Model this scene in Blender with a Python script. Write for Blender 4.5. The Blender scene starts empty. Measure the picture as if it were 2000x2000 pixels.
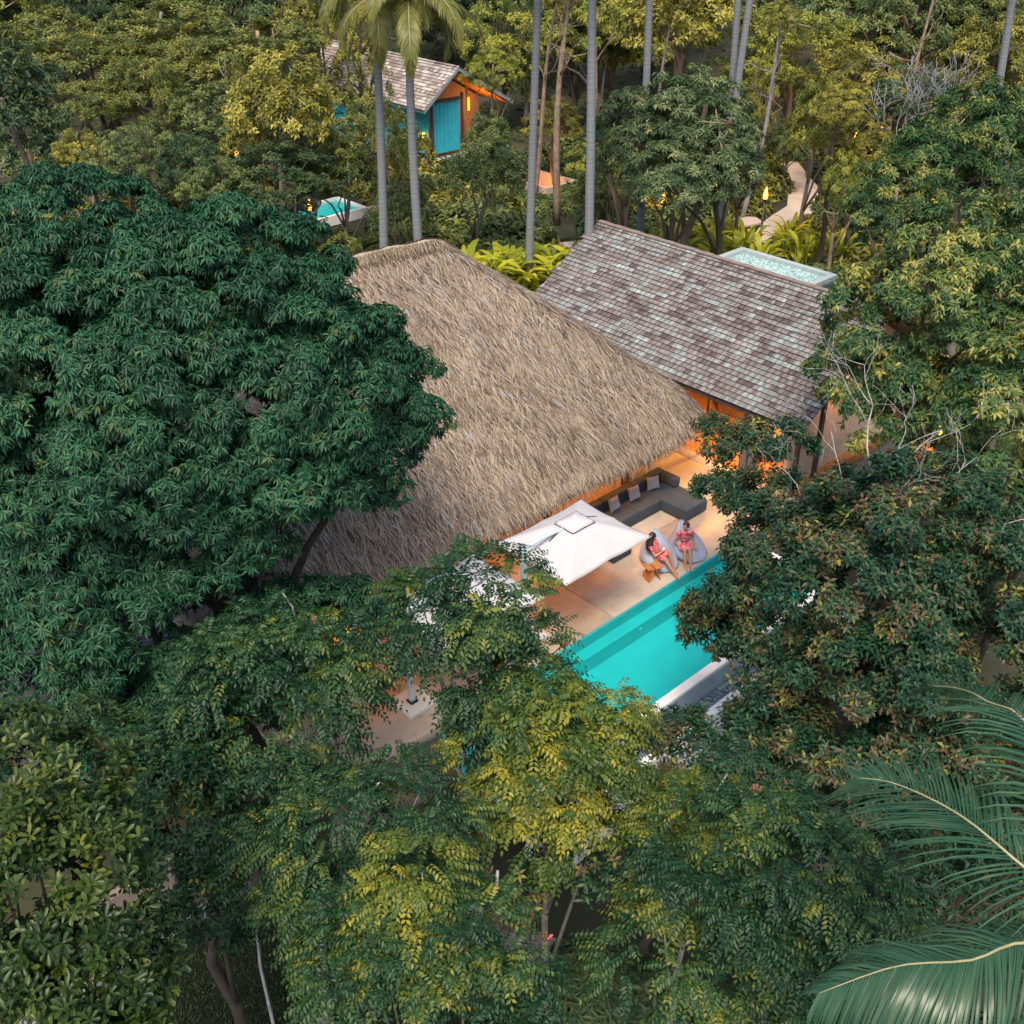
import bpy, bmesh, math, random
import numpy as np
from mathutils import Vector, Matrix, Quaternion

rnd = random.Random(7)
RNG = np.random.default_rng(11)
S = bpy.context.scene
COL = S.collection

# ------------------------------------------------------------------ camera, sky, sun, exposure
cam_d = bpy.data.cameras.new('camera')
cam = bpy.data.objects.new('camera', cam_d)
COL.objects.link(cam)
cam.location = (0, 0, 17.0)
cam.rotation_euler = (math.radians(90 - 32.124), 0, 0)
cam_d.sensor_width = 36
cam_d.lens = 36 * 2150 / 2000
cam_d.clip_start = 0.1
cam_d.clip_end = 2000
S.camera = cam

SUN_EL, SUN_AZ = math.radians(58), math.radians(188)     # azimuth from +Y towards +X: the sun stands high behind the viewer
world = bpy.data.worlds.new('World')
S.world = world
world.use_nodes = True
wn = world.node_tree
bg = wn.nodes['Background']
sky = wn.nodes.new('ShaderNodeTexSky')
sky.sky_type = 'NISHITA'
sky.sun_disc = False
sky.sun_elevation = SUN_EL
sky.sun_rotation = SUN_AZ
sky.dust_density = 4.0
sky.ozone_density = 1.0
wn.links.new(sky.outputs[0], bg.inputs[0])
bg.inputs[1].default_value = 0.11

sun_d = bpy.data.lights.new('sun', 'SUN')
sun_d.energy = 1.5
sun_d.angle = math.radians(18)
sun_d.color = (1.0, 0.88, 0.68)
sun = bpy.data.objects.new('sun', sun_d)
COL.objects.link(sun)
_sd = Vector((math.sin(SUN_AZ) * math.cos(SUN_EL), math.cos(SUN_AZ) * math.cos(SUN_EL), math.sin(SUN_EL)))
sun.rotation_euler = (-_sd).to_track_quat('-Z', 'Y').to_euler()

S.view_settings.view_transform = 'Standard'
S.view_settings.look = 'None'
S.view_settings.gamma = 1
S.view_settings.use_curve_mapping = False
S.view_settings.exposure = 1.25
S.cycles.max_bounces = 6
S.cycles.diffuse_bounces = 3
S.cycles.transparent_max_bounces = 8
S.cycles.caustics_reflective = False
S.cycles.caustics_refractive = False

# ------------------------------------------------------------------ frames
PH = 0.75460                                    # the villa's own axes: x along the pool, y away from the water
OX, OY = 6.216, 25.519                          # pool corner
CA, SA = math.cos(PH), math.sin(PH)
def W(x, y, z=0.0):
    return Vector((OX + x * CA - y * SA, OY + x * SA + y * CA, z))
def toL(X, Y):
    dx, dy = X - OX, Y - OY
    return dx * CA + dy * SA, -dx * SA + dy * CA

def tag(o, label=None, cat=None, group=None, kind=None):
    if label: o['label'] = label
    if cat: o['category'] = cat
    if group: o['group'] = group
    if kind: o['kind'] = kind
    return o
def empty(name, loc, rz=0.0):
    o = bpy.data.objects.new(name, None)
    o.empty_display_size = 0.2
    o.location = loc
    o.rotation_euler = (0, 0, rz)
    COL.objects.link(o)
    return o
def vthing(name, label, cat, x, y, z=0, rz=0, group=None, kind=None):
    """a thing placed in the villa's axes"""
    return tag(empty(name, W(x, y, z), PH + rz), label, cat, group, kind)
def link(name, me, mat=None, parent=None, loc=None, kind=None, label=None):
    o = bpy.data.objects.new(name, me)
    COL.objects.link(o)
    if parent: o.parent = parent
    if loc is not None: o.location = loc
    if mat is not None:
        ms = mat if isinstance(mat, (list, tuple)) else [mat]
        if not me.materials:
            for m in ms: me.materials.append(m)
    if kind: o['kind'] = kind
    if label: o['label'] = label
    return o

# ------------------------------------------------------------------ mesh helpers
class MB:
    def __init__(s): s.v = []; s.f = []; s.sm = []
    def add(s, vs, fs, smooth=False):
        n = len(s.v); s.v += [tuple(p) for p in vs]
        for f in fs: s.f.append(tuple(i + n for i in f)); s.sm.append(smooth)
        return s
    def box(s, x0, x1, y0, y1, z0, z1):
        return s.add([(x0,y0,z0),(x1,y0,z0),(x1,y1,z0),(x0,y1,z0),(x0,y0,z1),(x1,y0,z1),(x1,y1,z1),(x0,y1,z1)],
                     [(0,3,2,1),(4,5,6,7),(0,1,5,4),(1,2,6,5),(2,3,7,6),(3,0,4,7)])
    def quad(s, a, b, c, d): return s.add([a,b,c,d], [(0,1,2,3)])
    def tube(s, pts, rad, n=8, cap=True):
        pts = [Vector(p) for p in pts]
        if not isinstance(rad, (list, tuple)): rad = [rad] * len(pts)
        vs = []; fs = []
        up = Vector((0.3, 0.2, 1))
        prev = None
        for i, p in enumerate(pts):
            t = (pts[min(i+1, len(pts)-1)] - pts[max(i-1, 0)])
            if t.length < 1e-9: t = Vector((0,0,1))
            t.normalize()
            if prev is None:
                a = t.cross(up)
                if a.length < 1e-3: a = t.cross(Vector((1,0,0)))
            else:
                a = prev - t * prev.dot(t)
            a.normalize(); prev = a
            b = t.cross(a)
            for k in range(n):
                w = 2*math.pi*k/n
                vs.append(p + (a*math.cos(w) + b*math.sin(w))*rad[i])
        for i in range(len(pts)-1):
            for k in range(n):
                k2 = (k+1) % n
                fs.append((i*n+k, i*n+k2, (i+1)*n+k2, (i+1)*n+k))
        s.add(vs, fs, True)
        if cap:
            m = len(pts)-1
            base = len(s.v) - len(vs)
            s.f.append(tuple(base + k for k in range(n-1,-1,-1))); s.sm.append(False)
            s.f.append(tuple(base + m*n + k for k in range(n))); s.sm.append(False)
        return s
    def sphere(s, c, r, nu=12, nv=8, M=None):
        c = Vector(c)
        if not isinstance(r, (tuple, list)): r = (r, r, r)
        vs = []; fs = []
        for j in range(nv+1):
            th = math.pi*j/nv
            for i in range(nu):
                ph = 2*math.pi*i/nu
                p = Vector((r[0]*math.sin(th)*math.cos(ph), r[1]*math.sin(th)*math.sin(ph), r[2]*math.cos(th)))
                if M is not None: p = M @ p
                vs.append(c + p)
        for j in range(nv):
            for i in range(nu):
                i2 = (i+1) % nu
                fs.append((j*nu+i, (j+1)*nu+i, (j+1)*nu+i2, j*nu+i2))
        return s.add(vs, fs, True)
    def capsule(s, p0, r0, p1, r1, n=12):
        """tapered limb with round ends"""
        p0, p1 = Vector(p0), Vector(p1)
        d = (p1-p0); L = d.length
        if L < 1e-6: return s.sphere(p0, r0)
        d.normalize()
        pts = []; rad = []
        for k in range(4):
            a = math.pi/2*(k+0.35)/4.35
            pts.append(p0 - d*r0*math.cos(a)); rad.append(r0*math.sin(a))
        pts.append(p0); rad.append(r0)
        pts.append(p1); rad.append(r1)
        for k in range(3,-1,-1):
            a = math.pi/2*(k+0.35)/4.35
            pts.append(p1 + d*r1*math.cos(a)); rad.append(r1*math.sin(a))
        return s.tube(pts, rad, n)
    def mesh(s, name):
        me = bpy.data.meshes.new(name)
        me.from_pydata(s.v, [], s.f)
        me.polygons.foreach_set('use_smooth', s.sm)
        me.update()
        return me
    def build(s, name, mat, parent=None, **k):
        return link(name, s.mesh(name), mat, parent, **k)
def rbox(name, mat, parent, x0, x1, y0, y1, z0, z1, r=0.05, seg=3, **k):
    bm = bmesh.new()
    bmesh.ops.create_cube(bm, size=1)
    for v in bm.verts:
        v.co = Vector(((x0+x1)/2 + v.co.x*(x1-x0), (y0+y1)/2 + v.co.y*(y1-y0), (z0+z1)/2 + v.co.z*(z1-z0)))
    bmesh.ops.bevel(bm, geom=bm.edges[:] , offset=r, segments=seg, affect='EDGES', profile=0.6)
    me = bpy.data.meshes.new(name); bm.to_mesh(me); bm.free()
    for p in me.polygons: p.use_smooth = True
    return link(name, me, mat, parent, **k)
def bx(name, mat, parent, x0, x1, y0, y1, z0, z1, **k):
    return MB().box(x0, x1, y0, y1, z0, z1).build(name, mat, parent, **k)
def np_mesh(name, V, F, v=None, smooth=False):
    """numpy arrays to a mesh; v = one number per vertex, kept as attribute 'v'"""
    V = np.ascontiguousarray(V, np.float32); F = np.ascontiguousarray(F, np.int32)
    me = bpy.data.meshes.new(name)
    me.vertices.add(len(V)); me.vertices.foreach_set('co', V.ravel())
    k = F.shape[1]
    me.loops.add(F.size); me.loops.foreach_set('vertex_index', F.ravel())
    me.polygons.add(len(F)); me.polygons.foreach_set('loop_start', np.arange(0, F.size, k, dtype=np.int32))
    if smooth: me.polygons.foreach_set('use_smooth', np.ones(len(F), bool))
    me.update(calc_edges=True)
    if v is not None:
        a = me.attributes.new('v', 'FLOAT', 'POINT')
        a.data.foreach_set('value', np.ascontiguousarray(v, np.float32))
    return me

# ------------------------------------------------------------------ materials
def newmat(name):
    m = bpy.data.materials.new(name); m.use_nodes = True
    nt = m.node_tree
    return m, nt, nt.nodes['Principled BSDF'], nt.nodes, nt.links
def ramp(nt, stops, fac):
    r = nt.nodes.new('ShaderNodeValToRGB')
    e = r.color_ramp.elements
    while len(e) < len(stops): e.new(0.5)
    for i, (p, c) in enumerate(stops):
        e[i].position = p; e[i].color = (*c, 1)
    nt.links.new(fac, r.inputs[0])
    return r.outputs[0]
def plain(name, col, rough=0.6, metal=0.0, noise=0.15, scale=6.0, bump=0.0, bscale=40.0, spec=0.5):
    m, nt, b, N, L = newmat(name)
    tc = N.new('ShaderNodeTexCoord'); nz = N.new('ShaderNodeTexNoise')
    nz.inputs['Scale'].default_value = scale; nz.inputs['Detail'].default_value = 5
    L.new(tc.outputs['Object'], nz.inputs['Vector'])
    lo = tuple(c*(1-noise) for c in col); hi = tuple(min(1, c*(1+noise)) for c in col)
    L.new(ramp(nt, [(0.3, lo), (0.7, hi)], nz.outputs[0]), b.inputs['Base Color'])
    b.inputs['Roughness'].default_value = rough
    b.inputs['Metallic'].default_value = metal
    b.inputs['Specular IOR Level'].default_value = spec
    if bump:
        n2 = N.new('ShaderNodeTexNoise'); n2.inputs['Scale'].default_value = bscale; n2.inputs['Detail'].default_value = 6
        L.new(tc.outputs['Object'], n2.inputs['Vector'])
        bp = N.new('ShaderNodeBump'); bp.inputs['Strength'].default_value = bump; bp.inputs['Distance'].default_value = 0.02
        L.new(n2.outputs[0], bp.inputs['Height']); L.new(bp.outputs[0], b.inputs['Normal'])
    return m
def emit(name, col, s):
    m, nt, b, N, L = newmat(name)
    b.inputs['Base Color'].default_value = (*col, 1)
    b.inputs['Emission Color'].default_value = (*col, 1)
    b.inputs['Emission Strength'].default_value = s
    return m
def leafmat(name, stops, rough=0.42, trans=0.25, objvar=0.12):
    """leaf colour from the per-leaf number 'v' (age of the leaf), a little different on every plant"""
    m, nt, b, N, L = newmat(name)
    at = N.new('ShaderNodeAttribute'); at.attribute_name = 'v'
    oi = N.new('ShaderNodeObjectInfo')
    ma = N.new('ShaderNodeMath'); ma.operation = 'MULTIPLY_ADD'
    ma.inputs[1].default_value = objvar; 
    L.new(oi.outputs['Random'], ma.inputs[0]); L.new(at.outputs['Fac'], ma.inputs[2])
    c = ramp(nt, stops, ma.outputs[0])
    L.new(c, b.inputs['Base Color'])
    b.inputs['Roughness'].default_value = rough
    b.inputs['Specular IOR Level'].default_value = 0.25
    tr = N.new('ShaderNodeBsdfTranslucent')
    hs = N.new('ShaderNodeHueSaturation'); hs.inputs['Value'].default_value = 1.5; hs.inputs['Hue'].default_value = 0.49
    L.new(c, hs.inputs['Color']); L.new(hs.outputs[0], tr.inputs['Color'])
    mx = N.new('ShaderNodeMixShader'); mx.inputs[0].default_value = trans
    L.new(b.outputs[0], mx.inputs[1]); L.new(tr.outputs[0], mx.inputs[2])
    L.new(mx.outputs[0], N['Material Output'].inputs['Surface'])
    return m
def attrmat(name, stops, rough=0.8, grain=None, bump=0.0, spec=0.3):
    m, nt, b, N, L = newmat(name)
    at = N.new('ShaderNodeAttribute'); at.attribute_name = 'v'
    c = ramp(nt, stops, at.outputs['Fac'])
    tc = N.new('ShaderNodeTexCoord')
    if grain:
        mp = N.new('ShaderNodeMapping'); mp.inputs['Scale'].default_value = grain
        nz = N.new('ShaderNodeTexNoise'); nz.inputs['Scale'].default_value = 1; nz.inputs['Detail'].default_value = 4
        L.new(tc.outputs['Object'], mp.inputs[0]); L.new(mp.outputs[0], nz.inputs['Vector'])
        mx = N.new('ShaderNodeMix'); mx.data_type = 'RGBA'; mx.blend_type = 'MULTIPLY'; mx.inputs[0].default_value = 1
        L.new(c, mx.inputs[6]); L.new(ramp(nt, [(0.3,(.62,.62,.62)),(0.7,(1.25,1.25,1.25))], nz.outputs[0]), mx.inputs[7])
        c = mx.outputs[2]
    L.new(c, b.inputs['Base Color'])
    b.inputs['Roughness'].default_value = rough
    b.inputs['Specular IOR Level'].default_value = spec
    return m

M = {}
M['white'] = plain('white_paint', (.78,.79,.80), .5, noise=.06)
M['canvas'] = plain('canvas', (.47,.47,.50), .8, noise=.04, scale=3, bump=.15, bscale=14)
M['metal'] = plain('pale_metal', (.55,.66,.74), .35, .3, noise=.05)
M['darkmetal'] = plain('dark_metal', (.03,.032,.036), .4, .6)
M['sofa'] = plain('charcoal_fabric', (.030,.046,.068), .85, noise=.2, scale=3, bump=.3, bscale=200)
M['pillow'] = plain('grey_fabric', (.20,.225,.29), .85, noise=.1, bump=.2, bscale=150)
M['bag'] = plain('blue_grey_fabric', (.29,.33,.44), .75, noise=.10, scale=2.5, bump=.35, bscale=9)
M['teak'] = plain('teak', (.40,.15,.045), .5, noise=.25, scale=8)
M['brownwood'] = plain('brown_wood', (.15,.075,.045), .6, noise=.3, scale=5)
M['darkwood'] = plain('dark_wood', (.055,.045,.042), .6, noise=.3, scale=5)
M['greycol'] = plain('grey_column', (.11,.12,.14), .55, noise=.15)
M['plaster'] = plain('warm_plaster', (.55,.42,.32), .8, noise=.1)
M['brownplaster'] = plain('brown_plaster', (.20,.155,.14), .85, noise=.15, bump=.2)
M['stone'] = plain('pale_stone', (.36,.42,.44), .7, noise=.12, scale=5, bump=.2)
M['greystone'] = plain('grey_stone', (.16,.18,.20), .75, noise=.2, scale=4, bump=.2)
M['whitestone'] = plain('white_terrazzo', (.60,.60,.60), .5, noise=.08, scale=30)
M['slate'] = plain('blue_grey_stone', (.23,.29,.33), .6, noise=.15, scale=3)
M['teal'] = plain('teal_paint', (.035,.42,.54), .5, noise=.12, scale=3)
M['bluetrim'] = plain('blue_grey_trim', (.16,.24,.28), .6, noise=.1)
M['red'] = plain('red_fabric', (.22,.018,.012), .8)
M['lamp'] = emit('lamp_glow', (1.0,.30,.03), 4.5)
M['lampsoft'] = emit('lamp_shade_glow', (1.0,.24,.012), 1.3)
M['earth'] = plain('soil', (.030,.026,.018), .95, noise=.4, scale=1.5, bump=.4, bscale=8)
M['path'] = plain('pink_paving', (.55,.43,.36), .85, noise=.12, scale=2, bump=.2)
def groundmat():
    m, nt, b, N, L = newmat('forest_floor')
    tc = N.new('ShaderNodeTexCoord'); nz = N.new('ShaderNodeTexNoise'); nz.inputs['Scale'].default_value = .35; nz.inputs['Detail'].default_value = 10; nz.inputs['Roughness'].default_value=.7
    L.new(tc.outputs['Object'], nz.inputs['Vector'])
    L.new(ramp(nt, [(0.3,(.012,.012,.008)),(0.5,(.025,.028,.012)),(0.62,(.045,.040,.022)),(0.75,(.06,.05,.03))], nz.outputs[0]), b.inputs['Base Color'])
    b.inputs['Roughness'].default_value = .95
    return m
M['ground'] = groundmat()
def deckmat():
    m, nt, b, N, L = newmat('polished_concrete')
    tc = N.new('ShaderNodeTexCoord')
    n1 = N.new('ShaderNodeTexNoise'); n1.inputs['Scale'].default_value = .9; n1.inputs['Detail'].default_value = 9; n1.inputs['Roughness'].default_value=.65
    n2 = N.new('ShaderNodeTexNoise'); n2.inputs['Scale'].default_value = 5; n2.inputs['Detail'].default_value = 8
    L.new(tc.outputs['Object'], n1.inputs['Vector']); L.new(tc.outputs['Object'], n2.inputs['Vector'])
    c1 = ramp(nt, [(0.25,(.31,.235,.185)),(0.5,(.41,.33,.265)),(0.75,(.48,.40,.33))], n1.outputs[0])
    mx = N.new('ShaderNodeMix'); mx.data_type='RGBA'; mx.blend_type='MULTIPLY'; mx.inputs[0].default_value=1
    L.new(c1, mx.inputs[6]); L.new(ramp(nt, [(0.22,(.55,.5,.45)),(0.36,(.95,.95,.95)),(0.7,(1.05,1.05,1.05))], n2.outputs[0]), mx.inputs[7])
    L.new(mx.outputs[2], b.inputs['Base Color'])
    b.inputs['Roughness'].default_value = .45
    return m
M['deck'] = deckmat()
def tilemat():
    m, nt, b, N, L = newmat('turquoise_pool_tile')
    tc = N.new('ShaderNodeTexCoord'); nz = N.new('ShaderNodeTexNoise'); nz.inputs['Scale'].default_value=2.2; nz.inputs['Detail'].default_value=8
    L.new(tc.outputs['Object'], nz.inputs['Vector'])
    L.new(ramp(nt, [(0.3,(.075,.46,.49)),(0.7,(.095,.52,.54))], nz.outputs[0]), b.inputs['Base Color'])
    b.inputs['Roughness'].default_value=.5
    return m
M['pooltile'] = tilemat()
def watermat():
    m, nt, b, N, L = newmat('pool_water')
    tr = N.new('ShaderNodeBsdfTransparent'); tr.inputs[0].default_value = (.40,.97,.985,1)
    gl = N.new('ShaderNodeBsdfGlossy'); gl.inputs['Roughness'].default_value=.03
    fr = N.new('ShaderNodeFresnel'); fr.inputs[0].default_value=1.33
    tc = N.new('ShaderNodeTexCoord'); nz = N.new('ShaderNodeTexNoise'); nz.inputs['Scale'].default_value=2.0; nz.inputs['Detail'].default_value=3
    bp = N.new('ShaderNodeBump'); bp.inputs['Strength'].default_value=.4; bp.inputs['Distance'].default_value=.05
    L.new(tc.outputs['Object'], nz.inputs['Vector']); L.new(nz.outputs[0], bp.inputs['Height'])
    L.new(bp.outputs[0], gl.inputs['Normal']); L.new(bp.outputs[0], fr.inputs['Normal'])
    mx = N.new('ShaderNodeMixShader')
    L.new(fr.outputs[0], mx.inputs[0]); L.new(tr.outputs[0], mx.inputs[1]); L.new(gl.outputs[0], mx.inputs[2])
    L.new(mx.outputs[0], N['Material Output'].inputs['Surface'])
    return m
M['water'] = watermat()
def glassmat():
    m, nt, b, N, L = newmat('window_glass')
    tr = N.new('ShaderNodeBsdfTransparent'); tr.inputs[0].default_value=(.92,.95,.95,1)
    gl = N.new('ShaderNodeBsdfGlossy'); gl.inputs['Roughness'].default_value=.02
    mx = N.new('ShaderNodeMixShader'); mx.inputs[0].default_value=.08
    L.new(tr.outputs[0], mx.inputs[1]); L.new(gl.outputs[0], mx.inputs[2])
    L.new(mx.outputs[0], N['Material Output'].inputs['Surface'])
    return m
M['glass'] = glassmat()
M['straw'] = attrmat('straw', [(0,(.06,.045,.033)),(0.22,(.17,.128,.096)),(0.55,(.35,.272,.205)),(0.85,(.50,.41,.325)),(0.97,(.26,.27,.30)),(1,(.36,.38,.42))], .75, spec=.25)
M['strawbase'] = plain('straw_base', (.13,.10,.07), .9, noise=.3, scale=6)
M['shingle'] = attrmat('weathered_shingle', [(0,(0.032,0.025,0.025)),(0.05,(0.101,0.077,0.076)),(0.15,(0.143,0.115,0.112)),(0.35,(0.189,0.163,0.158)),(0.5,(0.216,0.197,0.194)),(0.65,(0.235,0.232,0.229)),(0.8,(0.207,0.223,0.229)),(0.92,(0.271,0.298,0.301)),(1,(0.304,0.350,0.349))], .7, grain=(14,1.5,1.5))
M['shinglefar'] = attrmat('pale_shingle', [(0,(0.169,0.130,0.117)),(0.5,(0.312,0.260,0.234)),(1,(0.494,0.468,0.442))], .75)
M['bark'] = plain('grey_bark', (.17,.155,.135), .9, noise=.35, scale=5, bump=.5, bscale=20)
M['darkbark'] = plain('dark_bark', (.055,.043,.033), .9, noise=.35, scale=5, bump=.5, bscale=20)
M['tanbark'] = plain('tan_bark', (.23,.165,.12), .9, noise=.4, scale=4, bump=.4)
M['palebark'] = plain('pale_bark', (.32,.31,.31), .85, noise=.3, scale=6, bump=.4)
def palmbark():
    m, nt, b, N, L = newmat('palm_bark')
    tc = N.new('ShaderNodeTexCoord'); sp = N.new('ShaderNodeSeparateXYZ'); L.new(tc.outputs['Object'], sp.inputs[0])
    wv = N.new('ShaderNodeTexNoise'); wv.noise_dimensions='1D'; wv.inputs['Scale'].default_value=16; wv.inputs['Detail'].default_value=3
    L.new(sp.outputs['Z'], wv.inputs['W'])
    L.new(ramp(nt, [(0.3,(.13,.135,.15)),(0.5,(.165,.175,.195)),(0.7,(.20,.21,.23))], wv.outputs[0]), b.inputs['Base Color'])
    b.inputs['Roughness'].default_value=.85
    return m
M['palmbark'] = palmbark()
# leaf colours by kind of plant: low v = old leaves, high v = young growth
M['leaf_big'] = leafmat('deep_green_leaf', [(0,(0.0078,0.0370,0.0189)),(0.45,(0.0148,0.0686,0.0333)),(0.78,(0.0256,0.1012,0.0470)),(0.92,(0.0493,0.1144,0.0416)),(1.0,(0.0838,0.1100,0.0378))], .42, .18, .0)
M['leaf_front'] = leafmat('mid_green_leaf', [(0,(0.0069,0.0275,0.0138)),(0.42,(0.0155,0.0550,0.0224)),(0.66,(0.0310,0.0757,0.0224)),(0.86,(0.0705,0.1075,0.0224)),(1.0,(0.1720,0.1763,0.0258))], .42, .22, .0)
M['leaf_lime'] = leafmat('lime_leaf', [(0,(0.0225,0.0522,0.0144)),(0.4,(0.0585,0.1035,0.0198)),(0.75,(0.1530,0.1710,0.0234)),(1.0,(0.2880,0.2520,0.0270))], .42, .25, .0)
M['leaf_brown'] = leafmat('brown_tipped_leaf', [(0,(0.0083,0.0313,0.0184)),(0.40,(0.0166,0.0570,0.0294)),(0.60,(0.0331,0.0810,0.0313)),(0.69,(0.0598,0.0736,0.0313)),(0.76,(0.0782,0.0552,0.0313)),(0.90,(0.1150,0.0782,0.0442)),(0.96,(0.1564,0.1564,0.0368)),(1.0,(0.1840,0.1932,0.0368))], .45, .18, .0)
M['leaf_lit'] = leafmat('yellow_green_leaf', [(0,(.014,.044,.018)),(0.4,(.034,.088,.030)),(0.6,(.085,.135,.038)),(0.85,(.20,.215,.055)),(1.0,(.34,.32,.08))], .42, .22, .1)  # ends spread apart so the colour paints in lit tufts and dark gaps
M['leaf_broad'] = leafmat('olive_broad_leaf', [(0,(0.0102,0.0289,0.0102)),(0.5,(0.0272,0.0561,0.0145)),(0.85,(0.0595,0.0892,0.0187)),(1.0,(0.1105,0.1275,0.0213))], .36, .2, .0)
M['leaf_olive'] = leafmat('olive_leaf', [(0,(.030,.055,.018)),(0.4,(.095,.125,.032)),(0.75,(.175,.19,.045)),(1.1,(.28,.26,.06))], .5, .25, .18)
M['leaf_golden'] = leafmat('golden_leaf', [(0,(0.0540,0.0648,0.0194)),(0.4,(0.1620,0.1674,0.0367)),(0.75,(0.2916,0.2754,0.0540)),(1.1,(0.4320,0.3888,0.0810))], .5, .25, .18)
M['leaf_yellow'] = leafmat('bright_yellow_green_leaf', [(0,(.055,.080,.020)),(0.4,(.165,.20,.038)),(0.75,(.29,.31,.055)),(1.1,(.42,.41,.085))], .5, .3, .18)
M['leaf_mid'] = leafmat('forest_green_leaf', [(0,(.030,.058,.024)),(0.4,(.075,.120,.042)),(0.75,(.14,.18,.06)),(1.1,(.24,.26,.08))], .5, .22, .2)
M['leaf_dark'] = leafmat('dark_forest_leaf', [(0,(0.014,0.035,0.019)),(0.5,(0.035,0.074,0.035)),(1.1,(0.095,0.121,0.041))], .5, .2, .2)
M['leaf_pale'] = leafmat('pale_green_leaf', [(0,(0.028,0.063,0.028)),(0.45,(0.084,0.133,0.056)),(0.8,(0.196,0.238,0.119)),(1.1,(0.350,0.364,0.168))], .5, .22, .08)
M['leaf_ginger'] = leafmat('ginger_leaf', [(0,(.07,.12,.015)),(0.5,(.24,.28,.022)),(1.0,(.55,.52,.035))], .42, .35, .0)
M['frond'] = leafmat('coconut_frond', [(0,(.014,.050,.030)),(0.5,(.030,.085,.046)),(0.85,(.08,.125,.065)),(1,(.20,.20,.10))], .28, .2, .0)
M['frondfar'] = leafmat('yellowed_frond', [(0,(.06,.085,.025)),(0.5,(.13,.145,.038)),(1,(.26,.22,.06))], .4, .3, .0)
M['rib'] = plain('frond_rib', (.27,.245,.13), .5)
M['bud'] = plain('brown_bud', (.14,.075,.04), .8)
M['petal'] = plain('pink_petal', (.55,.10,.16), .6)
M['stalk'] = plain('flower_stalk', (.16,.17,.05), .7)
M['grass'] = leafmat('lawn_grass', [(0,(.008,.011,.006)),(1,(.012,.015,.008))], .7, .1, 0)

# ------------------------------------------------------------------ foliage tools
LEAF4 = (np.array([(0,0,0),(.42,.5,.10),(1,0,-.16),(.42,-.5,.10),(.5,0,0)], float), np.array([(0,3,4),(3,2,4),(4,2,1),(0,4,1)]))
LEAF2 = (np.array([(0,0,0),(.45,.5,.10),(1,0,-.10),(.45,-.5,.10)], float), np.array([(0,3,2),(0,2,1)]))
LEAFR = (np.array([(0,0,0),(.5,.34,.07),(.82,.42,.05),(1,0,-.10),(.82,-.42,.05),(.5,-.34,.07),(.6,0,0)], float),
         np.array([(0,5,6),(5,4,6),(4,3,6),(6,3,2),(6,2,1),(0,6,1)]))
def nrm(a): return a / (np.linalg.norm(a, axis=-1, keepdims=True) + 1e-9)
def place_leaves(T, P, X, Z, s, w, v):
    """copies of a leaf template: origin P, axis X, face normal near Z, length s, width s*w, age v"""
    tv, tf = T
    X = nrm(X); Y = nrm(np.cross(Z, X)); Z = np.cross(X, Y)
    s = np.broadcast_to(s, len(P)); w = np.broadcast_to(w, len(P))
    V = P[:,None,:] + s[:,None,None]*(tv[None,:,0,None]*X[:,None,:] + w[:,None,None]*tv[None,:,1,None]*Y[:,None,:] + tv[None,:,2,None]*Z[:,None,:])
    n, k = len(P), len(tv)
    F = tf[None] + (np.arange(n)*k)[:,None,None]
    return V.reshape(-1,3), F.reshape(-1,3), np.repeat(np.broadcast_to(v, n), k)
def merge(parts):
    Vs, Fs, vs, o = [], [], [], 0
    for V, F, v in parts:
        Vs.append(V); Fs.append(F+o); vs.append(v); o += len(V)
    return np.concatenate(Vs), np.concatenate(Fs), np.concatenate(vs)
def rdir(n, g):
    return nrm(g.normal(size=(n,3)))
def blobs_of(lobes, dens, br, g, zmin=-.45):
    """smaller leaf masses set over each lobe, so that the crown has bumps and gaps"""
    C, R, D = [], [], []
    for (x,y,z,rx,ry,rz) in lobes:
        r = np.array([rx,ry,rz]); c = np.array([x,y,z])
        n = max(5, int(dens*(rx*ry*rz)**(2/3)/br**2))
        i = np.arange(n)+.5
        th = np.arccos(1-(1-zmin)*i/n); ph = i*2.39996+g.random()*6
        d = np.stack([np.sin(th)*np.cos(ph), np.sin(th)*np.sin(ph), np.cos(th)],1) + g.normal(size=(n,3))*.16
        d = nrm(d)
        f = g.uniform(.68,1.06,n)
        C.append(c + d*r*f[:,None]); D.append(nrm(d/r)); R.append(br*g.uniform(.65,1.3,n))
    C, R, D = np.concatenate(C), np.concatenate(R), np.concatenate(D)
    keep = np.ones(len(C), bool)
    for (x,y,z,rx,ry,rz) in lobes:
        q = np.linalg.norm((C-np.array([x,y,z]))/np.array([rx,ry,rz]), axis=1)
        keep &= q > .42
    return C[keep], R[keep], D[keep]
def twigs(lobes, g, dens=1.3, br=.5, per=14, zmin=-.45, flat=.75, up=.5):
    C, R, D = blobs_of(lobes, dens, br, g, zmin)
    n = len(C)*per
    ci = np.repeat(np.arange(len(C)), per)
    d = nrm(rdir(n, g) + D[ci]*.9 + np.array([0,0,.35]))
    P = C[ci] + d*(R[ci]*g.uniform(.55,1.08,n))[:,None]*np.array([1,1,flat])
    out = nrm(d*.7 + D[ci]*.4 + np.array([0,0,up]) + g.normal(size=(n,3))*.2)
    age = np.clip(g.normal(.45,.16,n) + (g.random(len(C))-.5)[ci]*.55, 0, 1)
    return P, out, age, C, D
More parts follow.
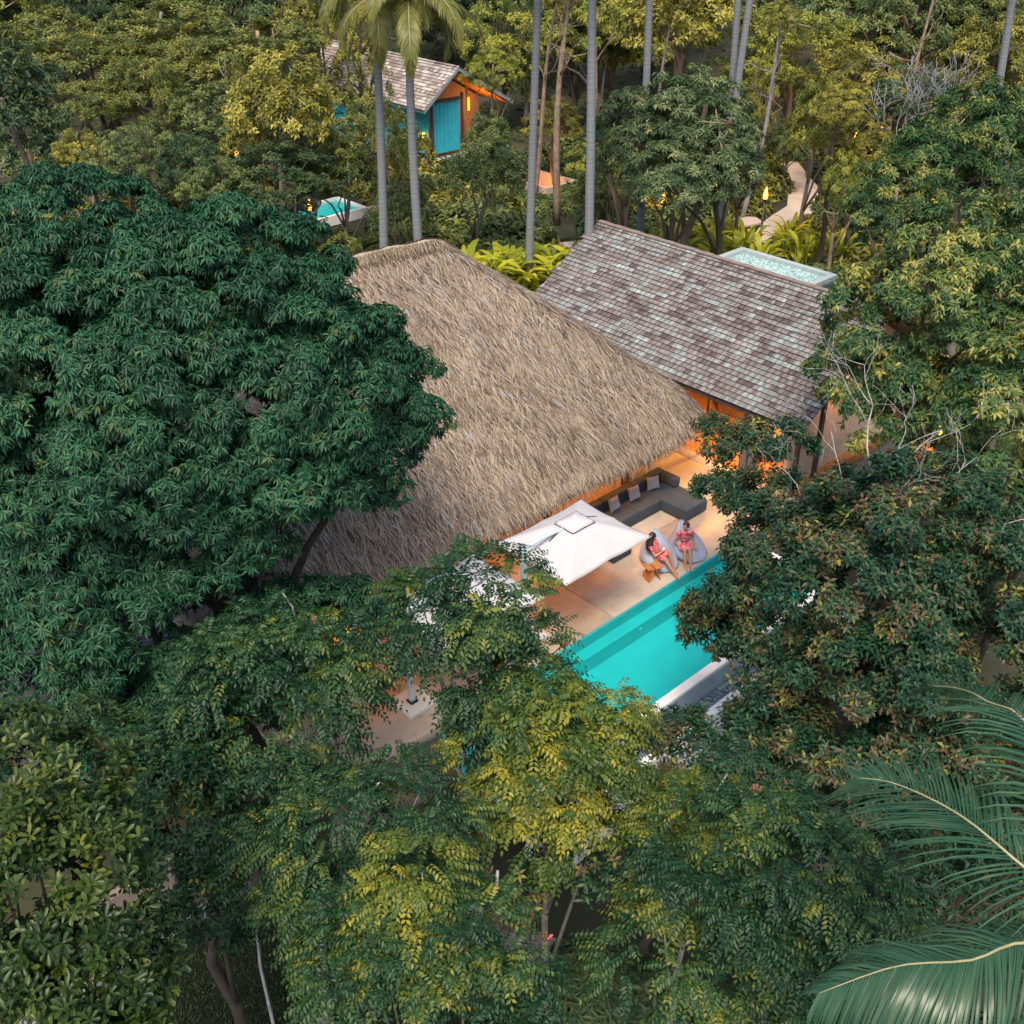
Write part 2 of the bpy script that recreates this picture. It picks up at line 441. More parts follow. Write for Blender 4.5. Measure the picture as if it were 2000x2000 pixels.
def rosettes(P, d, age, g, K=9, L=.2, w=.25, droop=.55, T=LEAF4, jit=.12):
    n = len(P)
    a = nrm(np.cross(d, np.array([.31,.22,.93]))); b = np.cross(d, a)
    out = []
    ph0 = g.random(n)*6.28
    for k in range(K):
        ph = ph0 + 6.28*k/K + g.normal(size=n)*.2
        rad = a*np.cos(ph)[:,None] + b*np.sin(ph)[:,None]
        el = g.uniform(.0,.75,n)
        X = nrm(rad*np.cos(el)[:,None] + d*np.sin(el)[:,None] - np.array([0,0,1])*(droop*g.uniform(.6,1.3,n))[:,None])
        Z = nrm(d*.8 + rad*.35 + np.array([0,0,.35]))
        out.append(place_leaves(T, P + d*(g.uniform(-.3,.1,n)*L)[:,None], X, Z, L*g.uniform(.7,1.15,n), w, np.clip(age + g.normal(size=n)*jit,0,1)))
    return merge(out)
def pinnate(P, d, age, g, pairs=6, L=.10, w=.5, rl=.45, droop=.55, T=LEAF4, jit=.07):
    """feather-shaped sprays: leaflets in pairs along a drooping midrib"""
    n = len(P)
    h = d*np.array([1,1,.35]); h = nrm(h + g.normal(size=(n,3))*np.array([.35,.35,.12]))
    side = nrm(np.cross(h, np.array([0,0,1.])))
    rl = rl*g.uniform(.7,1.2,n)
    out = []
    for i in range(pairs+1):
        t = (i+.6)/(pairs+.6)
        Q = P + h*(rl*t)[:,None] - np.array([0,0,1])*(rl*droop*t*t)[:,None]
        tang = nrm(h - np.array([0,0,2*droop*t]))
        for sgn in ((1,-1) if i < pairs else (0,)):
            X = nrm(tang*(.55 if sgn else 1) + side*sgn*.9 - np.array([0,0,1])*(g.uniform(.15,.5,n))[:,None])
            Z = np.cross(X, side*sgn if sgn else side)
            Z = nrm(np.cross(side, tang)*1.0 + g.normal(size=(n,3))*.22)
            ln = L*(1.05-.35*abs(t-.55))*g.uniform(.85,1.15,n)
            out.append(place_leaves(T, Q, X, Z, ln, w, np.clip(age+g.normal(size=n)*jit + .06*t,0,1)))
    return merge(out)
def scatter_leaves(P, d, age, g, K=8, L=.12, w=.45, tl=.3, T=LEAF4, droop=.3, jit=.12):
    """leaves set spirally along short twigs"""
    n = len(P)
    a = nrm(np.cross(d, np.array([.31,.22,.93]))); b = np.cross(d, a)
    out = []
    ph0 = g.random(n)*6.28
    for k in range(K):
        t = (k+.3)/K
        ph = ph0 + 2.4*k
        rad = a*np.cos(ph)[:,None] + b*np.sin(ph)[:,None]
        Q = P + d*(tl*(t-.6))[:,None] if np.ndim(tl) else P + d*(tl*(t-.6))
        X = nrm(rad + d*(.35+.5*t) - np.array([0,0,droop]))
        Z = nrm(d*.6 + np.array([0,0,.6]) + g.normal(size=(n,3))*.25)
        out.append(place_leaves(T, Q, X, Z, L*g.uniform(.7,1.15,n), w, np.clip(age+g.normal(size=n)*jit+.08*t,0,1)))
    return merge(out)
def branchy(mb, p, d, L, r, depth, g, up=.15, n=5, minr=.004):
    """a forking bare branch"""
    pts = [Vector(p)]; dd = Vector(d).normalized(); rad = [r]
    for i in range(3):
        dd = (dd + Vector(g.normal(size=3)*.22) + Vector((0,0,up*.4))).normalized()
        pts.append(pts[-1] + dd*L/3); rad.append(max(minr, r*(1-.2*(i+1))))
    mb.tube(pts, rad, n if r > .02 else 4)
    if depth > 0:
        for k in range(2 + (g.random() < .5)):
            q = pts[2] if k == 0 else pts[3]
            nd = (dd + Vector(g.normal(size=3)*.65) + Vector((0,0,up))).normalized()
            branchy(mb, q, nd, L*g.uniform(.55,.85), max(minr, r*.55), depth-1, g, up, n, minr)
def limbs(base, top, r0, targets, g, n=9, lean=.25):
    """a tapered trunk with bent limbs that reach into the crown"""
    mb = MB()
    base, top = Vector(base), Vector(top)
    N = 6; pts = []
    H = (top-base).length
    for i in range(N+1):
        t = i/N
        p = base.lerp(top, t)
        if 0 < i < N: p += Vector((g.normal()*lean*H*.06, g.normal()*lean*H*.06, 0))
        pts.append(p)
    rad = [r0*(1.35 if i == 0 else 1-.62*i/N) for i in range(N+1)]
    mb.tube(pts, rad, n)
    for t in targets:
        t = Vector(t)
        k = int(g.integers(2, N))
        a = pts[k]
        mid = a.lerp(t, .5) + Vector((g.normal()*.12, g.normal()*.12, (t-a).length*.10))
        r = rad[k]*.55
        mb.tube([a, a.lerp(mid,.55)+Vector((0,0,.05)), mid, mid.lerp(t,.6), t], [r, r*.8, r*.6, r*.4, r*.18], 6)
    return mb
def big_tree(name, label, cat, lobes, leaf, mat, base, r0, barkmat, g, per=14, dens=1.3, br=.5, zmin=-.45, flat=.75, group=None, nl=10, up=.5, kill=None, lean=.25):
    """one tree with a crown of its own"""
    root = tag(empty(name, base), label, cat, group)
    b = np.array(base)
    P, d, age, C, D = twigs(lobes, g, dens, br, per, zmin, flat, up)
    if kill is not None:
        k = ~kill(P); P, d, age = P[k], d[k], age[k]
    V, F, v = leaf(P, d, age, g)
    link('crown', np_mesh('crown', V-b, F, v), mat, root)
    top = np.mean([l[:3] for l in lobes], axis=0)
    top[2] += .2
    idx = g.choice(len(C), min(nl, len(C)), replace=False)
    limbs((0,0,0), top-b, r0, [C[i]-D[i]*br*.3-b for i in idx], g, lean=lean).build('trunk', barkmat, root)
    return root

# ------------------------------------------------------------------ ground
def sst(x, a, b):
    t = np.clip((x-a)/(b-a), 0, 1); return t*t*(3-2*t)
def gh(X, Y):
    X = np.asarray(X, float); Y = np.asarray(Y, float)
    x, y = toL(X, Y)
    low = -2.0*sst(-y, -2.2, -.5)*(1-sst(x, 12, 18))
    h = -.32*sst(y,-6,0)*0 - .32 + low*.84
    hill = .17*np.maximum(0, Y-76)
    bump = .10*np.sin(X*.9+1)*np.cos(Y*.7)*sst(Y, 34, 40)
    return np.where(h < -2, -2, h) + hill + bump
def build_ground():
    ax = np.concatenate([np.linspace(-420,-60,14)[:-1], np.linspace(-60,60,130), np.linspace(60,420,14)[1:]])
    ay = np.concatenate([np.linspace(-220,-5,12)[:-1], np.linspace(-5,110,130), np.linspace(110,600,16)[1:]])
    X, Y = np.meshgrid(ax, ay, indexing='ij')
    V = np.stack([X, Y, gh(X, Y)], -1).reshape(-1,3)
    ni, nj = len(ax), len(ay)
    i, j = np.meshgrid(np.arange(ni-1), np.arange(nj-1), indexing='ij')
    a = (i*nj+j).ravel()
    F = np.stack([a, a+nj, a+nj+1, a+1], 1)
    o = link('ground', np_mesh('ground', V, F, smooth=True), M['ground'])
    tag(o, 'dark leaf-littered forest floor around the villas', kind='structure')
build_ground()
def strip(name, label, pts, wid, mat, thick=.06):
    mb = MB(); pts = [Vector((*p, 0)) for p in pts]
    q = []
    for i in range(len(pts)-1):
        for k in range(6): q.append(pts[i].lerp(pts[i+1], k/6))
    q.append(pts[-1])
    L, R = [], []
    for i, p in enumerate(q):
        t = (q[min(i+1,len(q)-1)]-q[max(i-1,0)]).normalized(); n = Vector((-t.y, t.x, 0))
        for lst, s in ((L, 1), (R, -1)):
            r = p + n*s*wid/2; r.z = float(gh(r.x, r.y)) + thick; lst.append(r)
    for i in range(len(q)-1):
        mb.quad(R[i], R[i+1], L[i+1], L[i])
        for S_ in (L, R):
            a, b = S_[i], S_[i+1]
            dn = Vector((0,0,.3))
            mb.quad(a-dn, b-dn, b, a) if S_ is R else mb.quad(b-dn, a-dn, a, b)
    return tag(mb.build(name, mat), label, kind='structure')
strip('path', 'pale pink paved path winding up between the trees', [(12.2,52.0),(13.6,55.0),(15.4,58.0),(16.3,62.0),(16.2,67.0),(15.0,74.0)], 1.6, M['path'], .08)
strip('path', 'narrow pale paved path running behind the shingle villa', [(2.2,51.2),(6.2,53.0),(9.5,54.6),(12.6,55.6)], 1.1, M['path'], .10)

# ------------------------------------------------------------------ deck
def slab(parent, x0, x1, y0, y1):
    rbox('slab', M['deck'], parent, x0, x1, y0, y1, -.30, 0, .012, 1)
deck = vthing('deck', 'beige polished concrete deck beside the pool', None, 0, 0, 0, kind='structure')
for x0, x1 in ((-13.6, -5.01), (-4.99, 2.785)):
    for y0, y1 in ((.0, 1.860), (1.882, 13.0)):
        slab(deck, x0, x1, y0, y1)
slab(deck, 2.805, 3.25, 1.882, 4.62)
slab(deck, 2.805, 3.25, .0, 1.860)
bx('retaining_wall', M['brownplaster'], deck, -13.5, 3.2, .03, .25, -2.3, -.303)
bx('retaining_wall', M['brownplaster'], deck, 2.95, 3.2, .26, 4.6, -2.3, -.303)
bx('footing', M['earth'], deck, -13.5, 2.9, .30, 12.9, -2.0, -.31)

# ------------------------------------------------------------------ pool  (local y negative = towards the garden)
pool = vthing('swimming_pool', 'turquoise swimming pool with white overflow rim beside the deck', 'pool', 0, 0)
pt = M['pooltile']
PX0 = -10.5
bx('floor', pt, pool, PX0, 0, -2.72, 0, -1.05, -.85)
bx('ledge', pt, pool, PX0+.002, -.002, -.34, -.012, -.848, -.40)
bx('side_wall', pt, pool, PX0, 0, -.010, .020, -.85, -.012)
bx('end_wall', pt, pool, 0.002, .10, -2.72, .02, -1.05, -.10)
bx('end_wall', pt, pool, PX0-.2, PX0-.002, -2.72, .02, -1.05, -.02)
bx('step', pt, pool, -1.05, -.004, -.70, -.342, -.848, -.40)
bx('step', pt, pool, -.62, -.006, -.36, -.014, -.398, -.20)
bx('overflow_wall', M['white'], pool, PX0-.2, .36, -2.95, -2.722, -2.3, -.085)
bx('overflow_wall', pt, pool, PX0, 0, -2.7215, -2.715, -.85, -.12)
bx('rim', M['white'], pool, .104, .36, -2.718, -.02, -.60, -.03)
bx('end_wall', M['slate'], pool, .12, .34, -2.71, -.02, -2.3, -.602)
bx('outer_wall', M['slate'], pool, PX0-.2, .40, -2.985, -2.953, -2.3, -.13)
MB().quad((PX0,-2.74,-.10),(.0,-2.74,-.10),(.0,-.005,-.10),(PX0,-.005,-.10)).build('water', M['water'], pool)
dr = MB().tube([(-4.35,-.345,-.52),(-4.35,-.36,-.52)], .035, 12).build('inlet', M['white'], pool)
bx('channel_floor', M['slate'], pool, PX0, .4, -3.40, -2.987, -1.0, -.72)
bx('channel_rim', M['white'], pool, PX0, .6, -3.62, -3.405, -2.3, -.55)
def pebbles(name, parent, x0, x1, y0, y1, z, n, r, g, mats, w=None):
    vs, fs, vv = [], [], []
    ico = [(0,0,.6),(1,0,0),(.31,.95,0),(-.81,.59,0),(-.81,-.59,0),(.31,-.95,0)]
    f0 = [(0,1,2),(0,2,3),(0,3,4),(0,4,5),(0,5,1)]
    P = np.stack([g.uniform(x0,x1,n), g.uniform(y0,y1,n), np.full(n, z)], 1)
    T = np.array(ico)
    a = g.random(n)*6.28; s = r*g.uniform(.6,1.3,n)
    c, s_ = np.cos(a), np.sin(a)
    V = np.stack([T[None,:,0]*c[:,None]-T[None,:,1]*s_[:,None]*.75, T[None,:,0]*s_[:,None]+T[None,:,1]*c[:,None]*.75, np.broadcast_to(T[None,:,2],(n,6))],-1)*s[:,None,None] + P[:,None]
    F = np.array(f0)[None]+(np.arange(n)*6)[:,None,None]
    o = link(name, np_mesh(name, V.reshape(-1,3), F.reshape(-1,3), np.repeat(g.random(n),6), True), mats, parent)
    o['kind'] = 'stuff'
    return o
M['pebble'] = attrmat('blue_grey_pebble', [(0,(.03,.05,.07)),(0.5,(.10,.16,.20)),(1,(.32,.42,.48))], .35, spec=.6)
M['pebblelight'] = attrmat('turquoise_pebble', [(0,(.08,.18,.19)),(0.5,(.22,.38,.39)),(1,(.62,.76,.76))], .5)
pebbles('pebbles', pool, PX0, .3, -3.38, -3.0, -.715, 2600, .05, RNG, M['pebble'])

# ------------------------------------------------------------------ thatched pavilion
EX0, EX1, EY0, EY1, EZ = -13.9, 1.95, 2.30, 12.5, 2.56
HIP = .83                                       # the end slopes are a little flatter than the long ones
RC = 1.25                                        # eave corners are rounded
pav = vthing('thatched_pavilion', 'open pavilion under a steep straw thatched hip roof beside the pool', 'pavilion', -6, 7)
def roof_in(x, y):
    """distance inside the rounded eave outline, soft at the hips"""
    dx = HIP*np.minimum(x-EX0, EX1-x); dy = np.minimum(y-EY0, EY1-y)
    k = .35
    h = np.clip(.5+.5*(dy-dx)/k, 0, 1)
    d = dy*(1-h)+dx*h - k*h*(1-h)
    cx, cy = np.maximum(RC-dx,0), np.maximum(RC-dy,0)
    cor = RC-np.hypot(cx, cy)
    return np.where((dx<RC)&(dy<RC), np.minimum(d, cor), d)
def roof_z(x, y):
    d = roof_in(x, y)
    return EZ + 1.03*d + .07*np.sin(x*1.1)*np.sin(y*.9+x*.3) - .12*np.exp(-np.maximum(d,0)/.5)
OFF = np.array([-6,7,0])
def thatch():
    nx, ny = 150, 112
    gx = np.linspace(EX0, EX1, nx); gy = np.linspace(EY0, EY1, ny)
    X, Y = np.meshgrid(gx, gy, indexing='ij')
    d = roof_in(X, Y); Z = roof_z(X, Y)
    # pull grid points that lie outside the outline onto it
    c = np.array([(EX0+EX1)/2, (EY0+EY1)/2])
    ok = d >= -.02
    top = np.stack([X, Y, Z], -1).reshape(-1,3); bot = top - np.array([0,0,.30])
    n = len(top); idx = np.arange(n).reshape(nx,ny)
    F = []
    q = ok[:-1,:-1]&ok[1:,:-1]&ok[1:,1:]&ok[:-1,1:]
    a,b,c_,e = idx[:-1,:-1],idx[1:,:-1],idx[1:,1:],idx[:-1,1:]
    A_ = np.stack([a,b,c_,e],-1)[q]
    F.append(A_); F.append(A_[:,::-1]+n)
    # side faces where the grid ends
    qs = np.pad(q, 1)
    for (di,dj,p0,p1) in ((1,0,b,c_),(-1,0,e,a),(0,1,c_,e),(0,-1,a,b)):
        edge = q & ~qs[1+di:1+di+q.shape[0], 1+dj:1+dj+q.shape[1]]
        u, v = p0[edge], p1[edge]
        F.append(np.stack([u, u+n, v+n, v], 1))
    V = np.concatenate([top, bot]) - OFF
    roof = link('roof', np_mesh('roof', V, np.concatenate(F), smooth=True), M['strawbase'], pav)
    # straw
    g = np.random.default_rng(5)
    def strands(n, x, y, lift, Lr, wr, hang=0.0, vshift=0):
        e = .02
        gxx = (roof_z(x+e,y)-roof_z(x-e,y))/(2*e); gyy = (roof_z(x,y+e)-roof_z(x,y-e))/(2*e)
        N = nrm(np.stack([-gxx,-gyy,np.ones_like(x)],1))
        dn = nrm(np.stack([-gxx,-gyy,-(gxx**2+gyy**2)],1))
        side = np.cross(N, dn)
        dn = nrm(dn + side*(g.normal(size=len(x))*.36)[:,None] + N*(g.uniform(.0,.16,len(x)))[:,None] - np.array([0,0,hang]))
        P = np.stack([x,y,roof_z(x,y)],1) + N*g.uniform(.005,lift,len(x))[:,None]
        L = g.uniform(*Lr,len(x)); w = g.uniform(*wr,len(x))
        side = nrm(np.cross(N, dn))
        Q1 = P + dn*(L*.55)[:,None] + N*(L*.03)[:,None]
        Q2 = P + dn*L[:,None] - np.array([0,0,1])*(L*.06)[:,None]
        V = np.stack([P-side*w[:,None]/2, P+side*w[:,None]/2, Q1-side*w[:,None]/2, Q1+side*w[:,None]/2, Q2],1)
        f = np.array([(0,1,3),(0,3,2),(2,3,4)])
        F = f[None]+(np.arange(len(x))*5)[:,None,None]
        clump = .5+.5*np.sin(x*2.3+3*np.sin(y*1.7))*np.sin(y*2.9+2*np.sin(x*1.3))
        v = np.clip(g.beta(2.2,2.0,len(x))*.80+.14*(clump-.5)+vshift, 0, .93)
        blue = g.random(len(x)) < .05
        v = np.where(blue, g.uniform(.95,1,len(x)), v)
        return V.reshape(-1,3)-OFF, F.reshape(-1,3), np.repeat(v,5)
    N = 105000
    x = g.uniform(EX0,EX1,N); y = g.uniform(EY0,EY1,N)
    # the front slope and the right hip face the pool: keep them densest
    d = roof_in(x,y); front = (y-EY0 < 5.4)
    k = (d > .02) & (front | (g.random(N) < .35))
    parts = [strands(0, x[k], y[k], (.085), (.16,.44), (.010,.026))]
    link('straw', np_mesh('straw', *parts[0]), M['straw'], roof, kind='stuff')
    # ragged eave: straw that hangs past the edge
    N = 26000
    x = g.uniform(EX0,EX1,N*6); y = g.uniform(EY0,EY1,N*6)
    d = roof_in(x,y); k = (d > .0) & (d < .22)
    x, y = x[k][:N], y[k][:N]
    V1 = strands(0, x, y, .10, (.22,.52), (.010,.022), .25)
    V2 = strands(0, x[::2], y[::2], .01, (.25,.5), (.010,.022), .9, -.1)
    V2[0][:,2] -= .18
    link('eave_fringe', np_mesh('eave_fringe', *merge([V1, V2])), M['straw'], roof, kind='stuff')
    # ridge roll and hip rolls
    rx0, rx1, ry = EX0+5.1/HIP, EX1-5.1/HIP, (EY0+EY1)/2
    mb = MB()
    pts = [(t, ry+.04*math.sin(t*3), float(roof_z(np.array(t),np.array(ry)))+.04) for t in np.linspace(rx0-.1, rx1+.1, 14)]
    mb.tube([Vector(p)-Vector(OFF) for p in pts], [.07+.02*math.sin(i*1.9) for i in range(14)], 10)
    cap = mb.build('ridge_cap', plain('ridge_straw', (.33,.275,.205), .85, noise=.25, scale=12, bump=.5), roof)
    n = 3200
    t = g.uniform(rx0-.1, rx1+.1, n); sd = np.where(g.random(n)<.5,-1,1)
    P = np.stack([t, ry+sd*g.uniform(0,.12,n), roof_z(t, np.full(n,ry))+g.uniform(.04,.13,n)],1)-OFF
    X = np.stack([g.normal(size=n)*.2, sd*np.ones(n), -.9*np.ones(n)],1)
    Z = np.stack([np.zeros(n), sd*.7, np.ones(n)],1)
    V,F,v = place_leaves(LEAF2, P, X, Z, g.uniform(.15,.38,n), .05, np.clip(g.normal(.60,.16,n),0,.93))
    link('ridge_straw', np_mesh('ridge_straw', V, F, v), M['straw'], roof, kind='stuff')
    return roof
thatch_roof = thatch()
bx('back_wall', M['plaster'], pav, EX0+2+6, EX1-2.2+6, 7.6-7, 7.8-7, 0, 2.6)
bx('side_wall', M['brownwood'], pav, EX0+1.9+6, EX0+2.1+6, 3.2-7, 7.6-7, 0, 2.3)
bx('ceiling', M['teak'], pav, EX0+1.1+6, EX1-1.2+6, EY0+.75-7, EY1-.8-7, 2.42, 2.48)
for x in (-12.2,-9.2,-6.2,-3.2,.1):
    MB().tube([(x+6,4.2-7,0),(x+6,4.2-7,2.33)], .11, 12).build('post', M['brownwood'], pav)
for x in (-12.2,-9.2,-6.2,-3.2,.1):
    MB().box(x+6-.05,x+6+.05,EY0+.8-7,4.4-7,2.3,2.418).build('rafter', M['brownwood'], pav)
def point(name, loc, e, col, r=.06):
    d = bpy.data.lights.new(name, 'POINT'); d.energy = e; d.color = col; d.shadow_soft_size = r
    o = bpy.data.objects.new(name, d); o.location = loc; COL.objects.link(o); return o
WARM = (1.0, .36, .055)
for i, (x, watt) in enumerate(((-11.9,9),(-9.6,11),(-7.4,15),(-5.2,24),(-3.0,34),(-.9,44))):
    MB().tube([(x+6,3.9-7,2.28),(x+6,3.9-7,2.415)], [.07,.07], 12).build('downlight', M['lamp'], pav)
    o = point('downlight_light', (x+6, 3.9-7, 2.15), watt, WARM, .08); o.parent = pav

# ------------------------------------------------------------------ shingle roofs
def shingle_set(g, nw=5, nt=8, exp=.173, thick=.030):
    out = []
    for i in range(nw):
        w = .085 + .040*i
        for t in range(nt):
            L = exp*1.55
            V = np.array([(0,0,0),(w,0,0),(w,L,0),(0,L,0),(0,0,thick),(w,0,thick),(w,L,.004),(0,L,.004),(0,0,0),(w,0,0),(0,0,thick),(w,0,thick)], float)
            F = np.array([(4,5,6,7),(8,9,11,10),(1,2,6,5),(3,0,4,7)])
            v = np.r_[np.full(8, (t+.5)/nt), np.zeros(4)]         # row shadow painted in as a dark lower end face
            out.append((w, t, V, F, v))
    return out
def shingle_roof(parent, mat, x_e, z_e, x_r, z_r, y0, y1, rows, g, nsingle, prefer, basemat):
    """courses of separate shingles from the eave (x_e,z_e) up to the ridge (x_r,z_r), running along y;
    the nsingle that 'prefer' ranks first become objects, the rest one part"""
    e = Vector((x_e,0,z_e)); r = Vector((x_r,0,z_r)); up = (r-e); SL = up.length; up.normalize()
    nn = Vector((-up.z,0,up.x));  nn = nn if nn.z > 0 else -nn
    flip = up.x < 0
    exp = SL/rows
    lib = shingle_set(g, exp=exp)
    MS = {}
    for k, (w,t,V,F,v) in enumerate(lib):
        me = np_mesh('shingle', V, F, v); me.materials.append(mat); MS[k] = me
    items = []
    for row in range(rows):
        y = y0 + g.uniform(-.06,0)
        base = g.random()*.25
        while y < y1-.02:
            i = int(g.integers(0,5)); 
            if g.random() < .38: t = min(7, max(0, last + int(g.integers(-1,2)))) if items else 3
            else: t = int(np.clip(g.normal(3.5+.8*math.sin(y*1.3+row*.4)*math.sin(row*.5+1),2.1),0,7))
            last = t
            w = lib[i*8+t][0]
            o = e + up*(exp*row + g.uniform(-.003,.003)) + nn*(.034+g.uniform(0,.004))
            items.append((o.x, y, o.z, i*8+t, w))
            y += w + g.uniform(.001,.003)
    # rotation: local y of the shingle runs up the slope, local x along the eave
    ex = Vector((0,1,0)) if not flip else Vector((0,-1,0))
    def mat4(o, y, z, w):
        R = Matrix((( ex.x, up.x, nn.x, o),(ex.y, up.y, nn.y, y if not flip else y+w),(ex.z, up.z, nn.z, z),(0,0,0,1)))
        return R @ Matrix.Rotation(g.normal()*.003,4,'Z') @ Matrix.Rotation(-.115,4,'X')
    order = sorted(range(len(items)), key=lambda k: prefer(items[k]))
    single = set(order[:nsingle])
    parts = []
    for k, (ox,y,oz,li,w) in enumerate(items):
        T = mat4(ox, y, oz, w)
        if k in single:
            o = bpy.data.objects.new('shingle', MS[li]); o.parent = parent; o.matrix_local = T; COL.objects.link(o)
        else:
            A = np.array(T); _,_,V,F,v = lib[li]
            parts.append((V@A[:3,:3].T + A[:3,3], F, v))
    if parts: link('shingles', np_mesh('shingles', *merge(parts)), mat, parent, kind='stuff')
def gable_roof(parent, x_e, z_e, x_r, z_r, x_b, z_b, y0, y1, basemat, trimmat, th=.14):
    mb = MB()
    a = [(x_e,z_e),(x_r,z_r),(x_b,z_b)]
    for y in (y0, y1): 
        pass
    v = [(x, y, z) for y in (y0,y1) for x,z in a] + [(x, y, z-th) for y in (y0,y1) for x,z in a]
    mb.add(v, [(0,3,4,1),(1,4,5,2),(6,7,10,9),(7,8,11,10),(0,1,7,6),(1,2,8,7),(3,9,10,4),(4,10,11,5),(0,6,9,3),(2,5,11,8)])
    roof = mb.build('roof', basemat, parent)
    return roof

# near villa with the shingle roof (local frame x, y as the deck)
hv = vthing('shingle_villa', 'timber villa with a weathered shingle gable roof and glowing glass front', 'villa', 6.5, 5)
hx, hy = 6.5, 5.0
roof = gable_roof(hv, 2.5-hx, 2.6, 6.52-hx, 5.0, 10.54-hx, 2.6, -.05-hy, 11.45-hy, M['darkwood'], M['darkwood'])
gg = np.random.default_rng(21)
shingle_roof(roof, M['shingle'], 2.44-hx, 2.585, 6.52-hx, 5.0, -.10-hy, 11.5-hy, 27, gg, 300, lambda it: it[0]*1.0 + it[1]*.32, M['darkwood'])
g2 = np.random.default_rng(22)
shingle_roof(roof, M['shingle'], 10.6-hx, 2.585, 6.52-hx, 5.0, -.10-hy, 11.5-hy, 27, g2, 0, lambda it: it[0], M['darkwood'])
mb = MB()
for i in range(30):
    y = -.1-hy + i*.387
    mb.box(6.52-hx-.10, 6.52-hx+.10, y, y+.38, 5.03, 5.055+.012*(i%2))
mb.build('ridge_cap', M['brownplaster'], roof)
bx('fascia', M['darkwood'], roof, 2.47-hx, 2.50-hx, -.05-hy, 11.4-hy, 2.44, 2.575)
fl = bx('floor', M['teak'], hv, 2.95-hx, 10-hx, .45-hy, 11.0-hy, -.30, -.02)
bx('plinth', M['brownplaster'], hv, 3.0-hx, 9.9-hx, .5-hy, 10.9-hy, -2.3, -.302)
bx('back_wall', M['brownwood'], hv, 9.6-hx, 9.75-hx, .6-hy, 10.8-hy, -.02, 2.6)
def gable_wall(y, mat):
    mb = MB()
    a = [(3.35,-.02),(9.6,-.02),(9.6,2.98),(6.52,4.80),(3.35,2.92)]
    v = [(x-hx,y-hy,z) for x,z in a]+[(x-hx,y-hy+.12,z) for x,z in a]
    mb.add(v,[(0,1,2,3,4),(9,8,7,6,5)]+[(i,5+i,5+(i+1)%5,(i+1)%5) for i in range(5)])
    return mb.build('gable_wall', mat, hv)
gable_wall(.75, M['plaster']); gable_wall(10.75, M['brownwood'])
bx('front_wall', M['brownwood'], hv, 3.35-hx, 3.47-hx, 5.1-hy, 10.7-hy, -.02, 2.8)
bx('inner_wall', M['plaster'], hv, 6.6-hx, 6.7-hx, .9-hy, 10.7-hy, -.02, 2.6)
for y in (5.05, 3.75, .82):
    bx('mullion', M['darkwood'], hv, 3.36-hx, 3.44-hx, y-hy, y+.08-hy, -.02, 2.85)
for y0_, y1_ in ((3.84,5.04),(2.35,3.74),(.91,1.75)):
    wf = bx('window', M['darkwood'], hv, 3.37-hx, 3.43-hx, y0_-hy, y1_-hy, 2.2, 2.26)
    MB().box(3.395-hx,3.405-hx,y0_-hy,y1_-hy,-.02,2.18).build('pane', M['glass'], wf)
for y in (1.78, 2.10):
    bx('column', M['greycol'], hv, 3.20-hx, 3.46-hx, y-hy, y+.24-hy, -.3, 2.9)
bx('column', M['darkwood'], hv, 4.30-hx, 4.42-hx, .35-hy, .47-hy, -.3, 3.3)
bx('column', M['darkwood'], hv, 3.10-hx, 3.22-hx, .30-hy, .42-hy, -.3, 2.7)
o = point('room_light', (4.6-hx, 3.6-hy, 2.3), 300, (1,.42,.08), .15); o.parent = hv
o = point('room_light', (4.4-hx, 1.4-hy, 2.2), 180, (1,.42,.08), .15); o.parent = hv
o = point('soffit_light', (3.2-hx, 6.9-hy, 2.0), 45, WARM, .1); o.parent = hv
o = point('gable_light', (5.6-hx, .30-hy, 2.7), 14, (1,.40,.12), .1); o.parent = hv
bedt = vthing('bed', 'bed with pale bedding inside the glowing shingle villa', 'bed', 5.3, 2.9)
rbox('mattress', M['pillow'], bedt, -.9, 1.1, -.8, .8, .30, .55, .08)
rbox('bed_base', M['teak'], bedt, -.95, 1.15, -.85, .85, -.02, .295, .02)
rbox('pillow', M['canvas'], bedt, .65, 1.05, -.65, -.05, .552, .70, .06); rbox('pillow', M['canvas'], bedt, .65, 1.05, .05, .65, .552, .70, .06)
cbt = vthing('cabinet', 'low wooden cabinet against the villa inner wall', 'cabinet', 6.3, 4.7)
bx('carcass', M['teak'], cbt, -.25, .25, -.6, .6, -.02, .8)
for k in range(3): bx('door', M['brownwood'], cbt, -.27, -.252, -.58+.395*k, -.58+.395*k+.38, .03, .77)

# outdoor shower with a pebble roof behind the shingle roof
sh = vthing('outdoor_bathroom', 'square pale stone bathroom block with a flat pebble roof behind the shingle roof', 'bathroom', 13.2, 8.4)
bx('wall', M['stone'], sh, -.75, .75, -2.1, 2.1, -.4, 2.42)
for x0,x1,y0,y1 in ((-.85,.85,-2.2,-1.95),(-.85,.85,1.95,2.2),(-.85,-.60,-1.945,1.945),(.60,.85,-1.945,1.945)):
    bx('coping', M['stone'], sh, x0,x1,y0,y1,2.425,2.60)
for k in range(5): bx('board', M['bluetrim'], sh, -.7,.7,-2.125,-2.103,.5+.36*k,.82+.36*k)
pebbles('pebbles', sh, -.6, .6, -1.94, 1.94, 2.44, 5200, .045, RNG, M['pebblelight'])

